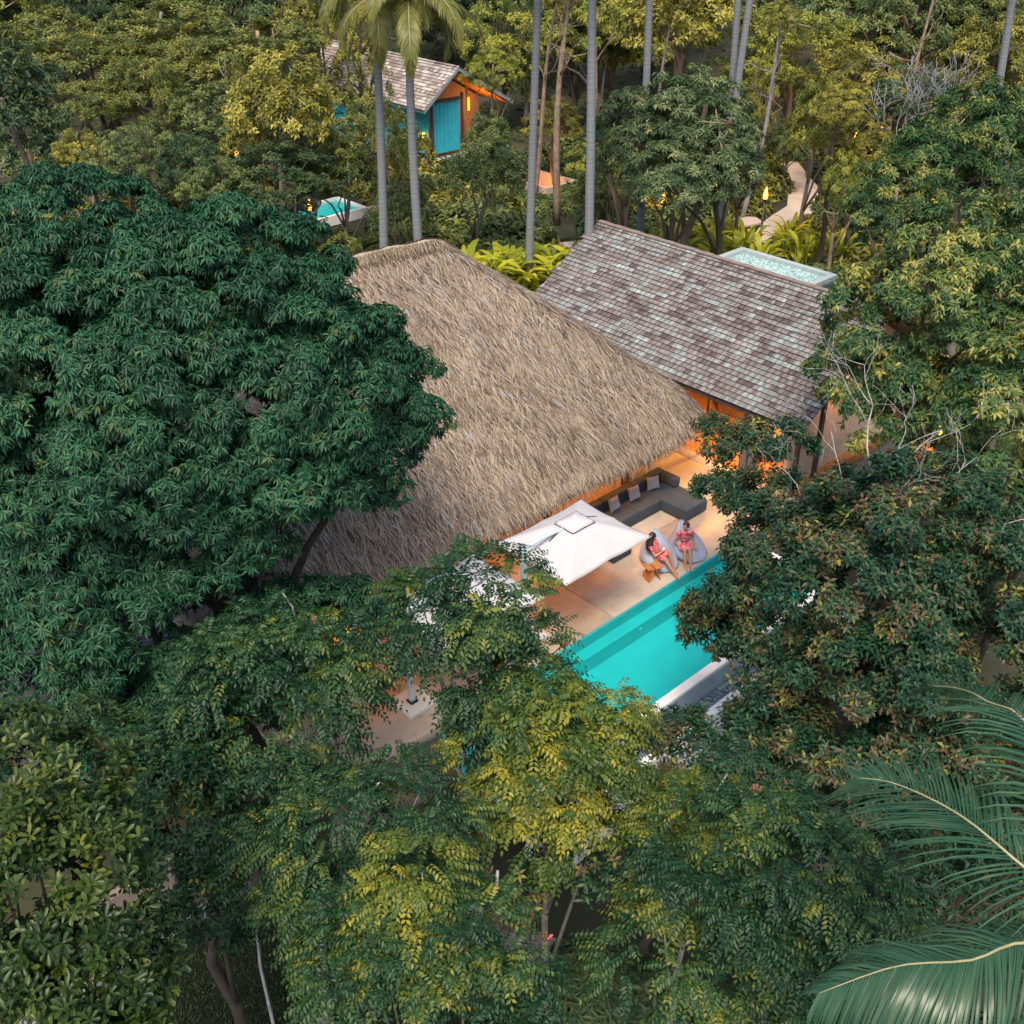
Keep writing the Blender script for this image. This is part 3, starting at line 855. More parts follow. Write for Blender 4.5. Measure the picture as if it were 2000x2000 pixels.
# ------------------------------------------------------------------ sofa and pillows
sx, sy = -1.3, 2.6
sofa = vthing('sofa', 'large U-shaped charcoal outdoor sofa under the straw eave', 'sofa', sx, sy)
def sb(name, x0,x1,y0,y1,z0,z1,r=.05): rbox(name, M['sofa'], sofa, x0-sx,x1-sx,y0-sy,y1-sy,z0,z1,r)
for x0,x1,y0 in ((-3.30,-2.556,1.57),(-2.55,-1.255,2.47),(-1.249,-.282,2.47),(-.276,.72,1.57)):
    sb('seat', x0,x1,y0,3.19,.02,.40)
for x0,x1 in ((-3.30,-1.97),(-1.964,-.63),(-.624,.72)):
    sb('backrest', x0,x1,3.196,3.48,.02,.70,.07)
sb('backrest', .46,.72,2.60,3.19,.405,.70,.07)
def pillow(x, y, z, rz, tilt, label):
    o = tag(empty('pillow', W(x, y, z), PH+rz), label, 'pillow', 'grey pillows on the sofa')
    n = 12; vs, fs = [], []
    for s in (1,-1):
        for i in range(n+1):
            for j in range(n+1):
                u, v = i/n*2-1, j/n*2-1
                pin = 1-.10*(1-u*u)*abs(v)**3 ; piu = 1-.10*(1-v*v)*abs(u)**3
                h = .085*((1-u**4)*(1-v**4))**.55
                p = Vector((u*.21*piu, -s*h, v*.21*pin))
                p = Matrix.Rotation(tilt, 3, 'X') @ p
                vs.append(p)
    m = (n+1)**2
    for s in range(2):
        for i in range(n):
            for j in range(n):
                a = s*m+i*(n+1)+j
                f = (a, a+n+1, a+n+2, a+1)
                fs.append(f if s == 0 else f[::-1])
    MB().add(vs, fs, True).build('cover', M['pillow'], o)
pillow(-1.72, 3.02, .60, .05, -.35, 'light grey pillow on the sofa seat next to the umbrella edge')
pillow(-.86, 3.03, .60, -.12, -.38, 'light grey pillow leaning crooked at the middle of the sofa back')
pillow(-.02, 3.03, .60, -.35, -.32, 'light grey pillow in the far corner of the sofa')

# ------------------------------------------------------------------ cantilever umbrellas
def umbrella(cx, cy, label):
    root = vthing('umbrella', label, 'umbrella', cx, cy, group='white cantilever umbrellas on the deck')
    HX, HY, Z0, ZC = 1.46, 1.17, 2.60, 3.20
    n = 28
    mb = MB(); vs, fs = [], []
    for i in range(n+1):
        for j in range(n+1):
            u, v = i/n*2-1, j/n*2-1
            m = max(abs(u), abs(v)); ang = math.atan2(v, u)
            sag = .05*m*abs(math.sin(ang*4))*(1-.3*m) 
            edge = 1-.035*(1-min(abs(u),abs(v))**2)*(m**6)
            vs.append((u*HX*edge, v*HY*edge, ZC-(ZC-Z0)*m-sag+.03*m*(1-m)*2))
    fs = [(i*(n+1)+j,(i+1)*(n+1)+j,(i+1)*(n+1)+j+1,i*(n+1)+j+1) for i in range(n) for j in range(n)]
    mb.add(vs, fs, True)
    can = mb.build('canopy', M['canvas'], root)
    sm = can.modifiers.new('thickness', 'SOLIDIFY'); sm.thickness = .012
    # vent: a small cap above the top of the canopy, dark gap below it
    vs = []; k = 8
    for i in range(k+1):
        for j in range(k+1):
            u, v = i/k*2-1, j/k*2-1
            m = max(abs(u),abs(v)); vs.append((u*.38, v*.31, 3.235-.13*m-.012*m*abs(math.sin(4*math.atan2(v,u)))))
    fs = [(i*(k+1)+j,(i+1)*(k+1)+j,(i+1)*(k+1)+j+1,i*(k+1)+j+1) for i in range(k) for j in range(k)]
    MB().add(vs, fs, True).build('vent_cap', M['canvas'], root).modifiers.new('thickness','SOLIDIFY').thickness = .008
    g = MB()
    for x0,y0,x1,y1 in ((-.36,-.30,.36,-.30),(-.37,-.29,-.37,.29),(.37,-.29,.37,.29),(-.36,.30,.36,.30)):
        g.tube([(x0,y0,3.082),(x1,y1,3.082)], .014, 6)
    g.build('vent_gap', M['darkmetal'], root)
    g = MB().sphere((0,0,3.235), (.05,.05,.025)); g.build('finial', M['white'], root)
    for q in range(8):
        a = q*math.pi/4
        e = [(HX,0),(HX,HY),(0,HY),(-HX,HY),(-HX,0),(-HX,-HY),(0,-HY),(HX,-HY)][q]
        MB().tube([(0,0,3.13),(e[0]*.97,e[1]*.97,Z0-.005)], .012, 6).build('rib', M['metal'], root)
    MB().tube([(0,0,2.45),(0,0,3.15)], .03, 8).build('hub', M['metal'], root)
    top = Vector((-1.53,.16,3.0)); foot = Vector((-1.14,.46,.10))
    def leanp(z): return foot.lerp(top, (z-.1)/2.9)
    mp = MB()
    ax = (top-foot).normalized()
    sq = []
    for p in (foot, top):
        for dx,dy in ((-.062,-.05),(.062,-.05),(.062,.05),(-.062,.05)): sq.append((p.x+dx,p.y+dy,p.z))
    mp.add(sq, [(0,1,5,4),(1,2,6,5),(2,3,7,6),(3,0,4,7),(4,5,6,7),(3,2,1,0)]); mp.build('mast', M['metal'], root)
    MB().tube([top+Vector((-.02,0,-.04)), Vector((-.95,.10,3.03)), Vector((-.47,.05,3.045)), Vector((0,0,3.14))], [.045,.04,.035,.03], 8).build('arm', M['metal'], root)
    MB().tube([leanp(2.1)+Vector((.07,0,0)), Vector((-1.18,.13,2.99))], .018, 6).build('strut', M['metal'], root)
    MB().tube([leanp(2.75), Vector((-1.60,.42,2.80)), Vector((-1.62,.55,2.55))], .012, 6).build('crank', M['darkmetal'], root)
    sl = MB()
    for s in (1,-1):
        sl.add([(s*.62-.13,s*-.0-.012,2.955),(s*.62+.13,-.012,2.955),(s*.62+.13,.012,2.955),(s*.62-.13,.012,2.955)] if False else
               [(s*.45,.03,3.036),(s*.80,.03,2.892),(s*.80,.055,2.892),(s*.45,.055,3.036)], [(0,1,2,3)])
    o = sl.build('slit', M['darkmetal'], root)
    o.modifiers.new('thickness','SOLIDIFY').thickness = .01
    rbox('base_slab', M['whitestone'], root, -1.50,-.72,.08,.86,.004,.10,.012,2)
    bx('foot_plate', M['darkmetal'], root, -1.24,-1.04,.36,.56,.10,.14)
    return root
umbrella(-6.07, .47, 'white square umbrella open beside the beanbags, its canopy in full view')
umbrella(-9.60, .49, 'white umbrella mostly hidden by the green tree crown, its mast on a pale base slab')

# ------------------------------------------------------------------ beanbags, stool
def beanbag(x, y, rz, s, label):
    root = vthing('beanbag', label, 'beanbag', x, y, 0, rz, 'blue grey beanbags by the pool')
    prof = [(0,.36),(.03,.43),(.10,.50),(.20,.53),(.30,.51),(.42,.44),(.54,.35),(.66,.255),(.78,.17),(.88,.11),(.96,.05),(1,.012)]
    n = 32; vs = []; g = np.random.default_rng(int(x*100)%97+3)
    H = .92
    for i,(h,r) in enumerate(prof):
        for k in range(n):
            a = 2*math.pi*k/n
            fx, fy = math.cos(a), math.sin(a)            # front of the bag is -y
            shift = .36*h**1.15
            rr = r*(1+.035*math.sin(a*5+h*6)+.02*math.sin(a*9+h*13))
            px, py = fx*rr, fy*rr*.96
            if py < 0: py *= 1+.28*(1-h)*max(0,1-abs(h-.12)*3)
            z = h*H
            if fy < 0: z -= .10*max(0,-fy)*math.sin(min(1,h*1.6)*math.pi)*(1-abs(fx))**.5
            if h > .5: px *= 1+.9*(h-.5); py *= 1-.5*(h-.5)
            vs.append((px, py+shift-.10, max(.004, z)))
    fs = [(i*n+k, i*n+(k+1)%n, (i+1)*n+(k+1)%n, (i+1)*n+k) for i in range(len(prof)-1) for k in range(n)]
    fs += [tuple(range(n-1,-1,-1)), tuple((len(prof)-1)*n+k for k in range(n))]
    mb = MB().add(vs, fs, True)
    o = mb.build('cover', M['bag'], root); o.modifiers.new('sub','SUBSURF').levels = 1; o.modifiers['sub'].render_levels = 2
    mb = MB()
    for k in (4, 12, 20, 28):
        mb.tube([Vector(vs[i*n+k])*1.004+Vector((0,0,.002)) for i in range(1, len(prof))], .006, 5)
    mb.build('seam', M['pillow'], root)
    root.scale = (s,s,s)
    return root
beanbag(-2.30, .86, -.35, .98, 'blue grey beanbag under the reclining long haired woman')
beanbag(-1.42, .64, -.15, 1.0, 'blue grey beanbag under the woman who sits upright')
st = vthing('stool', 'small wooden butterfly stool beside the left beanbag', 'stool', -3.02, .46, 0, -.35)
for s in (1,-1):
    mb = MB(); prof = []
    for t in np.linspace(0,1,13):
        if t < .5:
            q = t/.5; prof.append((.23-.215*q, .42-.02*math.sin(q*math.pi*.5)-.02*q))
        else:
            q = (t-.5)/.5; prof.append((.015+.03*math.sin(q*math.pi)+.15*q**1.6, .38-.378*q))
    vs, fs = [], []
    for i,(px,pz) in enumerate(prof):
        q = i/12; hw = .185 - .03*math.sin(min(1,q*1.1)*math.pi)
        for yy,off in ((-hw,0),(hw,0),(hw,.022),(-hw,.022)):
            nx, nz = (0,-1) if i < 6 else (1,0)
            vs.append((s*(px+nx*off), yy, pz+nz*off))
    for i in range(12):
        for k in range(4):
            f = (i*4+k, i*4+(k+1)%4, (i+1)*4+(k+1)%4, (i+1)*4+k)
            fs.append(f if s > 0 else f[::-1])
    fs += [(0,1,2,3),(48,51,50,49)]
    mb.add(vs, fs, False)
    mb.build('bent_shell', M['teak'], st)
MB().tube([(-.03,0,.25),(.03,0,.25)], .012, 6).build('brace', M['darkmetal'], st)

# ------------------------------------------------------------------ people
def skinmat():
    m, nt, b, N, L = newmat('skin')
    b.inputs['Base Color'].default_value = (.42,.21,.13,1); b.inputs['Roughness'].default_value=.5
    b.inputs['Subsurface Weight'].default_value = .1; b.inputs['Subsurface Radius'].default_value=(.02,.008,.004)
    return m
M['skin'] = skinmat()
def dressmat(name, vertical):
    m, nt, b, N, L = newmat(name)
    tc = N.new('ShaderNodeTexCoord'); mp = N.new('ShaderNodeMapping'); mp.inputs['Scale'].default_value=(16,16,24)
    nz = N.new('ShaderNodeTexVoronoi'); nz.feature='DISTANCE_TO_EDGE'; nz.inputs['Scale'].default_value=1
    L.new(tc.outputs['Object'], mp.inputs[0]); L.new(mp.outputs[0], nz.inputs['Vector'])
    n2 = N.new('ShaderNodeTexNoise'); n2.inputs['Scale'].default_value=.55; L.new(mp.outputs[0], n2.inputs['Vector'])
    c1 = ramp(nt, [(0.02,(.75,.42,.45)),(0.10,(.62,.06,.11)),(0.5,(.70,.085,.12))], nz.outputs['Distance'])
    c2 = ramp(nt, [(0.50,(1,1,1)),(0.56,(.22,.12,.20)),(0.62,(1,1,1))], n2.outputs[0])
    mx = N.new('ShaderNodeMix'); mx.data_type='RGBA'; mx.blend_type='MULTIPLY'; mx.inputs[0].default_value=1
    L.new(c1, mx.inputs[6]); L.new(c2, mx.inputs[7]); L.new(mx.outputs[2], b.inputs['Base Color'])
    b.inputs['Roughness'].default_value=.8
    return m
M['dress'] = dressmat('pink_red_patterned_cotton', 1)
M['hair'] = plain('black_hair', (.008,.007,.008), .4, noise=.3, scale=30)
M['hairbrown'] = plain('dark_brown_hair', (.022,.012,.009), .45, noise=.3, scale=30)
M['eye'] = plain('eye', (.02,.012,.01), .2, noise=0)
M['lips'] = plain('lips', (.36,.08,.07), .45, noise=0)
def V3(*a): return Vector(a)
def remesh(o, vx, it=3):
    r = o.modifiers.new('surface','REMESH'); r.mode='VOXEL'; r.voxel_size=vx; r.use_smooth_shade=True
    s = o.modifiers.new('smooth','SMOOTH'); s.factor=.5; s.iterations=it
def hand(mb, wrist, d, nrmal, side, curl):
    """palm, four fingers of unequal length and a thumb that leaves the side of the palm"""
    d = d.normalized(); nrmal = (nrmal - d*nrmal.dot(d)).normalized(); r = d.cross(nrmal)*side
    pc = wrist + d*.045
    Mx = Matrix((r, d, nrmal)).transposed()
    mb.sphere(pc, (.038,.048,.015), 12, 8, Mx)
    for i,(off,ln) in enumerate(((-.027,.062),(-.009,.072),(.009,.068),(.026,.052))):
        a = wrist + d*.085 + r*off
        b1 = a + (d*math.cos(curl*.5)-nrmal*math.sin(curl*.5))*ln*.5 + r*off*.15
        c1 = b1 + (d*math.cos(curl*1.3)-nrmal*math.sin(curl*1.3))*ln*.5
        mb.capsule(a-d*.01, .0092, b1, .0085, 8); mb.capsule(b1, .0085, c1, .0070, 8)
    a = wrist + d*.025 - r*.032
    b1 = a - r*.026 + d*.028 - nrmal*.008
    c1 = b1 - r*.006 + d*.028 - nrmal*.014*curl
    mb.capsule(a+r*.012, .012, b1, .0098, 8); mb.capsule(b1, .0098, c1, .008, 8)
def head(mb, root, c, face, up, hairmat, hw=1.0):
    """skull, jaw, nose, ears in the body mesh; eyes, brows and lips as parts"""
    face = face.normalized(); up = (up-face*up.dot(face)).normalized(); r = face.cross(up)
    Mx = Matrix((r, face, up)).transposed()
    mb.sphere(c+up*.015, (.074,.092,.098), 16, 12, Mx)
    mb.sphere(c+face*.026-up*.048, (.055,.058,.060), 14, 10, Mx)
    mb.capsule(c+face*.093+up*.012, .008, c+face*.106-up*.022, .013, 8)
    for s in (1,-1): mb.sphere(c+r*.076*s-up*.01, (.010,.020,.028), 8, 6, Mx)
    for s in (1,-1):
        MB().sphere(c+face*.083+r*.031*s+up*.010, (.013,.008,.008), 10, 6, Mx).build('eye', M['eye'], root)
        MB().tube([c+face*.088+r*.016*s+up*.030, c+face*.083+r*.045*s+up*.032], .004, 5).build('eyebrow', hairmat, root)
    MB().sphere(c+face*.086-up*.052, (.022,.008,.008), 10, 6, Mx).build('lips', M['lips'], root)
    return face, up, r, Mx
def person(label, x, y, J, hairfun, hairmat):
    root = vthing('person', label, 'person', x, y)
    mb = MB()
    P = {k: V3(*v) for k, v in J.items() if len(v) == 3}
    pel, ch, nk, hd = P['pelvis'], P['chest'], P['neck'], P['head']
    mb.capsule(pel, .115, pel.lerp(ch,.5), .10); mb.capsule(pel.lerp(ch,.5), .10, ch, .118)
    mb.capsule(ch, .115, P['sR'].lerp(P['sL'],.5), .075)
    mb.capsule(P['sR'], .052, P['sL'], .052)
    mb.capsule(P['sR'].lerp(P['sL'],.5), .05, hd-Vector((0,0,.05)), .043)
    for s in 'RL':
        mb.capsule(P['h'+s], .085, P['k'+s], .056); mb.capsule(P['k'+s], .053, P['k'+s].lerp(P['a'+s],.35), .053)
        mb.capsule(P['k'+s].lerp(P['a'+s],.35), .053, P['a'+s], .033)
        f = P['t'+s]-P['a'+s]
        mb.capsule(P['a'+s]+Vector((0,0,-.018)), .032, P['a'+s]+f*.6+Vector((0,0,-.012)), .032); mb.capsule(P['a'+s]+f*.6+Vector((0,0,-.012)), .032, P['t'+s], .018)
        mb.capsule(P['a'+s], .033, P['a'+s]-f.normalized()*.035+Vector((0,0,-.02)), .028)
        mb.capsule(P['s'+s], .046, P['e'+s], .036); mb.capsule(P['e'+s], .035, P['w'+s], .025)
        hand(mb, P['w'+s], P['d'+s], P['n'+s], 1 if s == 'R' else -1, J.get('curl',[.7])[0])
    fr = head(mb, root, hd, P['face'], V3(0,0,1)*.9+(nk-pel).normalized()*.1, hairmat)
    body = mb.build('body', M['skin'], root); remesh(body, .0065, 2)
    # dress over torso, hips and upper thighs, short sleeves
    db = MB()
    db.capsule(pel, .138, pel.lerp(ch,.5), .117); db.capsule(pel.lerp(ch,.5), .117, ch, .138)
    db.capsule(ch, .135, P['sR'].lerp(P['sL'],.5), .092)
    db.capsule(P['sR'], .068, P['sL'], .068)
    for s in 'RL':
        db.capsule(P['h'+s], .112, P['h'+s].lerp(P['k'+s],.78), .088)
        db.capsule(P['s'+s], .068, P['s'+s].lerp(P['e'+s],.42), .058)
    db.capsule(P['hR'].lerp(P['kR'],.35), .09, P['hL'].lerp(P['kL'],.35), .09)
    db.capsule(P['hR'].lerp(P['kR'],.7), .07, P['hL'].lerp(P['kL'],.7), .07)
    dress = db.build('dress', M['dress'], root); remesh(dress, .011, 4)
    hairfun(root, hd, fr)
    return root
def short_hair(root, c, fr):
    face, up, r, Mx = fr
    mb = MB()
    mb.sphere(c+up*.038-face*.020, (.088,.098,.088), 16, 12, Mx)
    mb.sphere(c-face*.050-up*.012, (.082,.062,.078), 14, 10, Mx)
    for s in (1,-1): mb.sphere(c+r*.062*s+up*.012-face*.012, (.026,.050,.052), 10, 8, Mx)
    g = np.random.default_rng(3)
    for k in range(60):
        a = g.normal(size=3); a[2] = abs(a[2]); d = Vector(a).normalized()
        q = c+up*.03-face*.02+(r*d.x*.084+face*d.y*.092+up*d.z*.088)
        if d.y > .75 and d.z < .5: continue
        mb.capsule(q, .010, q-face*.02+Vector(g.normal(size=3))*.012-up*.016, .005, 6)
    o = mb.build('hair', M['hairbrown'], root); remesh(o, .007, 1)
def long_hair(root, c, fr):
    face, up, r, Mx = fr
    mb = MB()
    mb.sphere(c+up*.032-face*.024, (.090,.098,.092), 16, 12, Mx)
    g = np.random.default_rng(4)
    for k in range(70):
        a = g.uniform(-1.25,1.25)
        d = (-face*math.cos(a) + r*math.sin(a)).normalized()
        p0 = c + up*.05 + d*.075
        p1 = c - up*.05 + d*.098
        p2 = c - up*.20 + d*.10 + Vector((-.05,-.01,0)) + Vector(g.normal(size=3))*.012
        p3 = c - up*.36 + d*.085 + Vector((-.06,-.05,0)) + Vector(g.normal(size=3))*.02
        for q0,q1,ra,rb in ((p0,p1,.018,.018),(p1,p2,.018,.016),(p2,p3,.016,.006)):
            mb.capsule(q0, ra, q1, rb, 6)
    o = mb.build('hair', M['hair'], root); remesh(o, .008, 1)
person('woman with short dark hair in a pink red patterned dress sitting upright on a beanbag', -1.58, .56, dict(
    pelvis=(.0,.0,.38), chest=(-.07,-.03,.66), neck=(-.12,-.06,.86), head=(-.15,-.10,1.06), face=(-.95,-.25,-.12),
    sR=(-.245,.025,.835), sL=(.03,-.165,.835), eR=(-.36,.09,.61), eL=(.13,-.18,.60), wR=(-.30,-.02,.47), wL=(.07,-.30,.46),
    dR=(-.2,-.8,-.25), dL=(-.25,-.7,-.35), nR=(0,-.2,1), nL=(0,-.2,1),
    hR=(-.07,.03,.37), hL=(.07,-.06,.37), kR=(-.33,-.27,.45), kL=(-.22,-.36,.45), aR=(-.43,-.41,.075), aL=(-.34,-.52,.075), tR=(-.52,-.56,.022), tL=(-.43,-.67,.022), curl=(.5,)),
    short_hair, M['hairbrown'])
person('woman with long black hair in a pink red dress reclining and holding a white cup', -2.45, .75, dict(
    pelvis=(.0,.0,.34), chest=(-.11,.08,.56), neck=(-.16,.12,.76), head=(-.16,.10,.95), face=(.92,-.30,-.15),
    sR=(-.30,.04,.71), sL=(-.02,.18,.74), eR=(-.29,-.13,.49), eL=(.10,.0,.53), wR=(-.125,-.20,.575), wL=(.015,-.135,.60),
    dR=(.75,.02,.25), dL=(-.7,-.25,.15), nR=(-.3,-1,.2), nL=(.3,-1,-.1),
    hR=(-.08,-.02,.33), hL=(.08,.02,.33), kR=(-.17,-.38,.45), kL=(.07,-.31,.53), aR=(-.10,-.70,.085), aL=(.05,-.52,.12), tR=(-.10,-.86,.035), tL=(.03,-.69,.04), curl=(1.1,)),
    long_hair, M['hair'])
cup = vthing('cup', 'white cup in the hands of the long haired woman', 'cup', -2.45-.055, .75-.195, .585)
mb = MB(); n = 16; vs, fs = [], []
for rr, z in ((.024,0),(.034,.02),(.040,.075),(.036,.075),(.030,.02),(.001,.012)):
    for k in range(n): vs.append((rr*math.cos(2*math.pi*k/n), rr*math.sin(2*math.pi*k/n), z))
fs = [(i*n+k,i*n+(k+1)%n,(i+1)*n+(k+1)%n,(i+1)*n+k) for i in range(5) for k in range(n)]+[tuple(range(n-1,-1,-1))]
mb.add(vs, fs, True).build('bowl', M['white'], cup)

# ------------------------------------------------------------------ villa further up between the trees
uv = vthing('villa', 'far villa with turquoise gable front and pale shingle roof between palm trunks', 'villa', 22.5, 42)
ux, uy = 22.5, 42.0
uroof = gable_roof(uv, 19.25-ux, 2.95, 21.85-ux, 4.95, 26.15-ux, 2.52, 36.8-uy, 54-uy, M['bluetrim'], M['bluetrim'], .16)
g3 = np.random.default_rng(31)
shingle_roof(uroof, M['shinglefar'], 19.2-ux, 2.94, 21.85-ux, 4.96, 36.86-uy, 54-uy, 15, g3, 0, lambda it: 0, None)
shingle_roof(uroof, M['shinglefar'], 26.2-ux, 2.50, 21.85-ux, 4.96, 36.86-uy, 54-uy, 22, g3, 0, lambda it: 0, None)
bx('soffit', M['teak'], uv, 21.9-ux, 25.6-ux, 37.0-uy, 39-uy, 2.36, 2.42) if False else None
mb = MB(); mb.add([(x-ux, y-uy, z-.19) for y in (36.95,39.1) for x,z in ((19.5,3.10),(21.85,4.92),(25.9,2.62))], [(0,1,4,3),(1,2,5,4)])
mb.build('soffit', M['teak'], uv)
mb = MB()
a = [(19.9,-.1),(25.4,-.1),(25.4,2.6),(21.85,4.55),(19.9,3.15)]
v = [(x-ux,39.1-uy,z) for x,z in a]+[(x-ux,39.25-uy,z) for x,z in a]
mb.add(v,[(0,1,2,3,4),(9,8,7,6,5)]+[(i,5+i,5+(i+1)%5,(i+1)%5) for i in range(5)])
mb.build('gable_wall', M['brownplaster'], uv)
bx('side_wall', M['teal'], uv, 19.9-ux, 20.05-ux, 39.3-uy, 53-uy, -.1, 3.0)
cb = MB()
for k in range(14):
    x = 20.42+.152*k
    cb.box(x-ux, x+.14-ux, 37.62-uy+.018*(k%2), 37.70-uy+.018*(k%2), .12, 3.02)
cb.build('curtain', M['teal'], uv)
cb = MB()
for k in range(8):
    y = 37.75+.152*k
    cb.box(20.22-ux+.018*(k%2), 20.30-ux+.018*(k%2), y-uy, y+.14-uy, .12, 3.0)
cb.build('curtain', M['teal'], uv)
for x in (20.30, 22.62): bx('post', M['darkwood'], uv, x-ux, x+.12-ux, 37.5-uy, 37.62-uy, -.1, 3.4)
bx('beam', M['darkwood'], uv, 20.25-ux, 22.75-ux, 37.48-uy, 37.64-uy, 3.06, 3.2)
bx('post', M['teak'], uv, 22.92-ux, 23.06-ux, 37.35-uy, 37.49-uy, -.1, 3.7)
bx('floor', M['greystone'], uv, 19.5-ux, 26-ux, 36.9-uy, 53-uy, -.6, -.1)
o = point('soffit_light', (24.3-ux, 37.6-uy, 2.35), 75, WARM, .1); o.parent = uv
bx('wall_lamp', M['lampsoft'], uv, 22.94-ux, 23.04-ux, 37.25-uy, 37.34-uy, 2.35, 3.1)
bx('wall_lamp', M['lamp'], uv, 20.0-ux, 20.1-ux, 38.0-uy, 38.1-uy, 1.1, 1.4)
tb = vthing('daybed', 'small white slatted daybed on the far villa terrace', 'daybed', 20.3, 36.2)
bx('frame', M['white'], tb, -.55,.55,-.45,.45,.05,.16)
for k in range(5): bx('slat', M['darkwood'] if k%2 else M['white'], tb, -.5+.2*k,-.34+.2*k,-.4,.4,.163,.20)
for sx_ in (-.5,.44):
    for sy_ in (-.4,.34): bx('leg', M['white'], tb, sx_,sx_+.06,sy_,sy_+.06,-.5,.05)

def walled_box(name, label, cat, x, y, z, w, d, h, mat, th=.16, inner=None):
    t = vthing(name, label, cat, x, y, z)
    bx('wall', mat, t, -w/2, w/2, d/2-th, d/2, 0, h); bx('wall', mat, t, -w/2, w/2, -d/2, -d/2+th, 0, h)
    bx('wall', mat, t, -w/2, -w/2+th, -d/2+th+.002, d/2-th-.002, 0, h-.003); bx('wall', mat, t, w/2-th, w/2, -d/2+th+.002, d/2-th-.002, 0, h-.003)
    bx('floor', inner or mat, t, -w/2+th, w/2-th, -d/2+th, d/2-th, 0, .1)
    return t
wb = walled_box('open_bathroom', 'white walled roofless bathroom with orange light inside beside a palm trunk', 'bathroom', 20.2, 28.2, -.3, 2.3, 3.0, .95, M['plaster'], .14, M['plaster'])
o = point('bathroom_light', (.2, .2, .75), 26, (1,.28,.03), .1); o.parent = wb
MB().sphere((-.2,1.0,.35),.07).build('lamp', M['lamp'], wb)
p2 = walled_box('plunge_pool', 'turquoise plunge pool of the far villa half hidden by dark leaves', 'pool', 9.4, 33.0, -.3, 3.4, 2.6, .5, M['white'], .15, M['pooltile'])
MB().quad((-1.5,-1.1,.40),(1.5,-1.1,.40),(1.5,1.1,.40),(-1.5,1.1,.40)).build('water', M['water'], p2)
tp = vthing('terrace', 'small pale stone terrace slab beside the far plunge pool', 'terrace', 12.0, 31.6)
rbox('slab', M['plaster'], tp, -.7,.7,-.6,.6,-.35,.05,.02,1)
rbox('slab', M['plaster'], tp, -4.9,-4.0,1.8,3.0,-.35,.05,.02,1)

# a second pavilion whose roof shows through the big tree
lp = vthing('bath_pavilion', 'grey shingle roofed pavilion glimpsed through the big dark tree', 'pavilion', -16.6, 5.2)
lr = gable_roof(lp, -1.9, 2.3, 0, 3.3, 1.9, 2.3, -2.9, 2.9, M['greystone'], M['greystone'])
g4 = np.random.default_rng(41)
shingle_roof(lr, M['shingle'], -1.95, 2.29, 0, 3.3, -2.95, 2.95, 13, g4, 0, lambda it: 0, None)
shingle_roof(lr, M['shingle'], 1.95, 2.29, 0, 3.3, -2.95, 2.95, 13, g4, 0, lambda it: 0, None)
bx('wall', M['brownwood'], lp, -1.5, 1.5, -2.3, 2.3, 0, 2.2)
# terrace edge in the lower left corner
lt = vthing('terrace_wall', 'brown terrace wall with a grey stone kerb under the lower left trees', 'wall', -17.2, 1.3)
bx('wall', M['brownplaster'], lt, -4, 2.0, -.2, 0, -2.2, -.55)
rbox('kerb', M['greycol'], lt, -4, 2.1, -.75, -.20, -2.3, -1.75, .02, 1)
gl = tag(empty('garden_lamp', (-8.3, 14.4, -2.0)), 'glowing orange garden lamp hidden in the lower left foliage', 'lamp')
MB().tube([(0,0,0),(0,0,2.7)], .035, 8).build('post', M['darkmetal'], gl)
bx('shade', M['lampsoft'], gl, -.16,.16,-.16,.16,2.7,3.15)
bx('cap', M['darkmetal'], gl, -.19,.19,-.19,.19,3.152,3.19)
# round glowing lamp at the far left end of the deck, behind the leaves
ll = vthing('floor_lamp', 'large orange glowing lamp at the left end of the deck seen through leaves', 'lamp', -11.2, 2.6)
MB().tube([(0,0,.0),(0,0,.35)], [.12,.05], 12).build('base', M['darkmetal'], ll)
MB().sphere((0,0,1.0), (.36,.36,.62), 16, 10).build('shade', M['lampsoft'], ll)
rs = vthing('armchair', 'dark red upholstered armchair under the straw eave behind the umbrella', 'armchair', -7.55, 2.75)
rbox('seat', M['red'], rs, -.75,.75,-.5,.45,.12,.45,.06); rbox('backrest', M['red'], rs, -.75,.75,.455,.65,.12,.85,.06)
for q in (-.7,.64):
    for w_ in (-.42,.36): bx('leg', M['darkwood'], rs, q,q+.06,w_,w_+.06,0,.12)

def torch(x, y, label, h=2.2, e=60):
    z = float(gh(x, y))
    t = tag(empty('garden_lamp', (x,y,z)), label, 'lamp')
    MB().tube([(0,0,-.1),(0,0,h)], .05, 8).build('post', M['darkwood'], t)
    MB().tube([(0,0,h-.02),(0,0,h),(0,0,h+.06)], [.06,.13,.15], 10).build('bowl', M['darkmetal'], t)
    MB().tube([(0,0,h+.06),(.01,0,h+.22),(0,.01,h+.42),(.02,0,h+.60)], [.09,.11,.06,.01], 8).build('flame', M['lamp'], t)
    o = point('lamp_light', (0,0,h+.35), e*.9, WARM, .15); o.parent = t
torch(11.72, 50.9, 'burning torch lamp on a post beside the narrow path behind the shingle villa', 2.4, 120)
torch(19.6, 64.5, 'orange garden lamp glowing between trees at the upper right', 1.9, 220)
torch(21.4, 65.8, 'smaller orange lamp at the upper right, right of the other one', 1.9, 120)
torch(7.6, 55.2, 'orange lamp low behind the pale leaved tree trunks', .9, 90)
torch(-14.6, 59.5, 'orange lamp in the dark gap left of the golden tree', 2.2, 220)
torch(-.6, 58.6, 'small orange lamp at the foot of the far villa terrace', .3, 25)
torch(-9.9, 53.5, 'small orange lamp above the far plunge pool', 1.2, 30)
bs = tag(empty('lounge_chair', (-15.2, 58.0, -.3)), 'blue lounge chair glimpsed behind the dark tree at the left', 'chair')
rbox('seat', M['teal'], bs, -.5,.6,-.5,.5,.3,.6,.05); rbox('backrest', M['teal'], bs, -.5,.6,.505,.7,.3,1.3,.05)
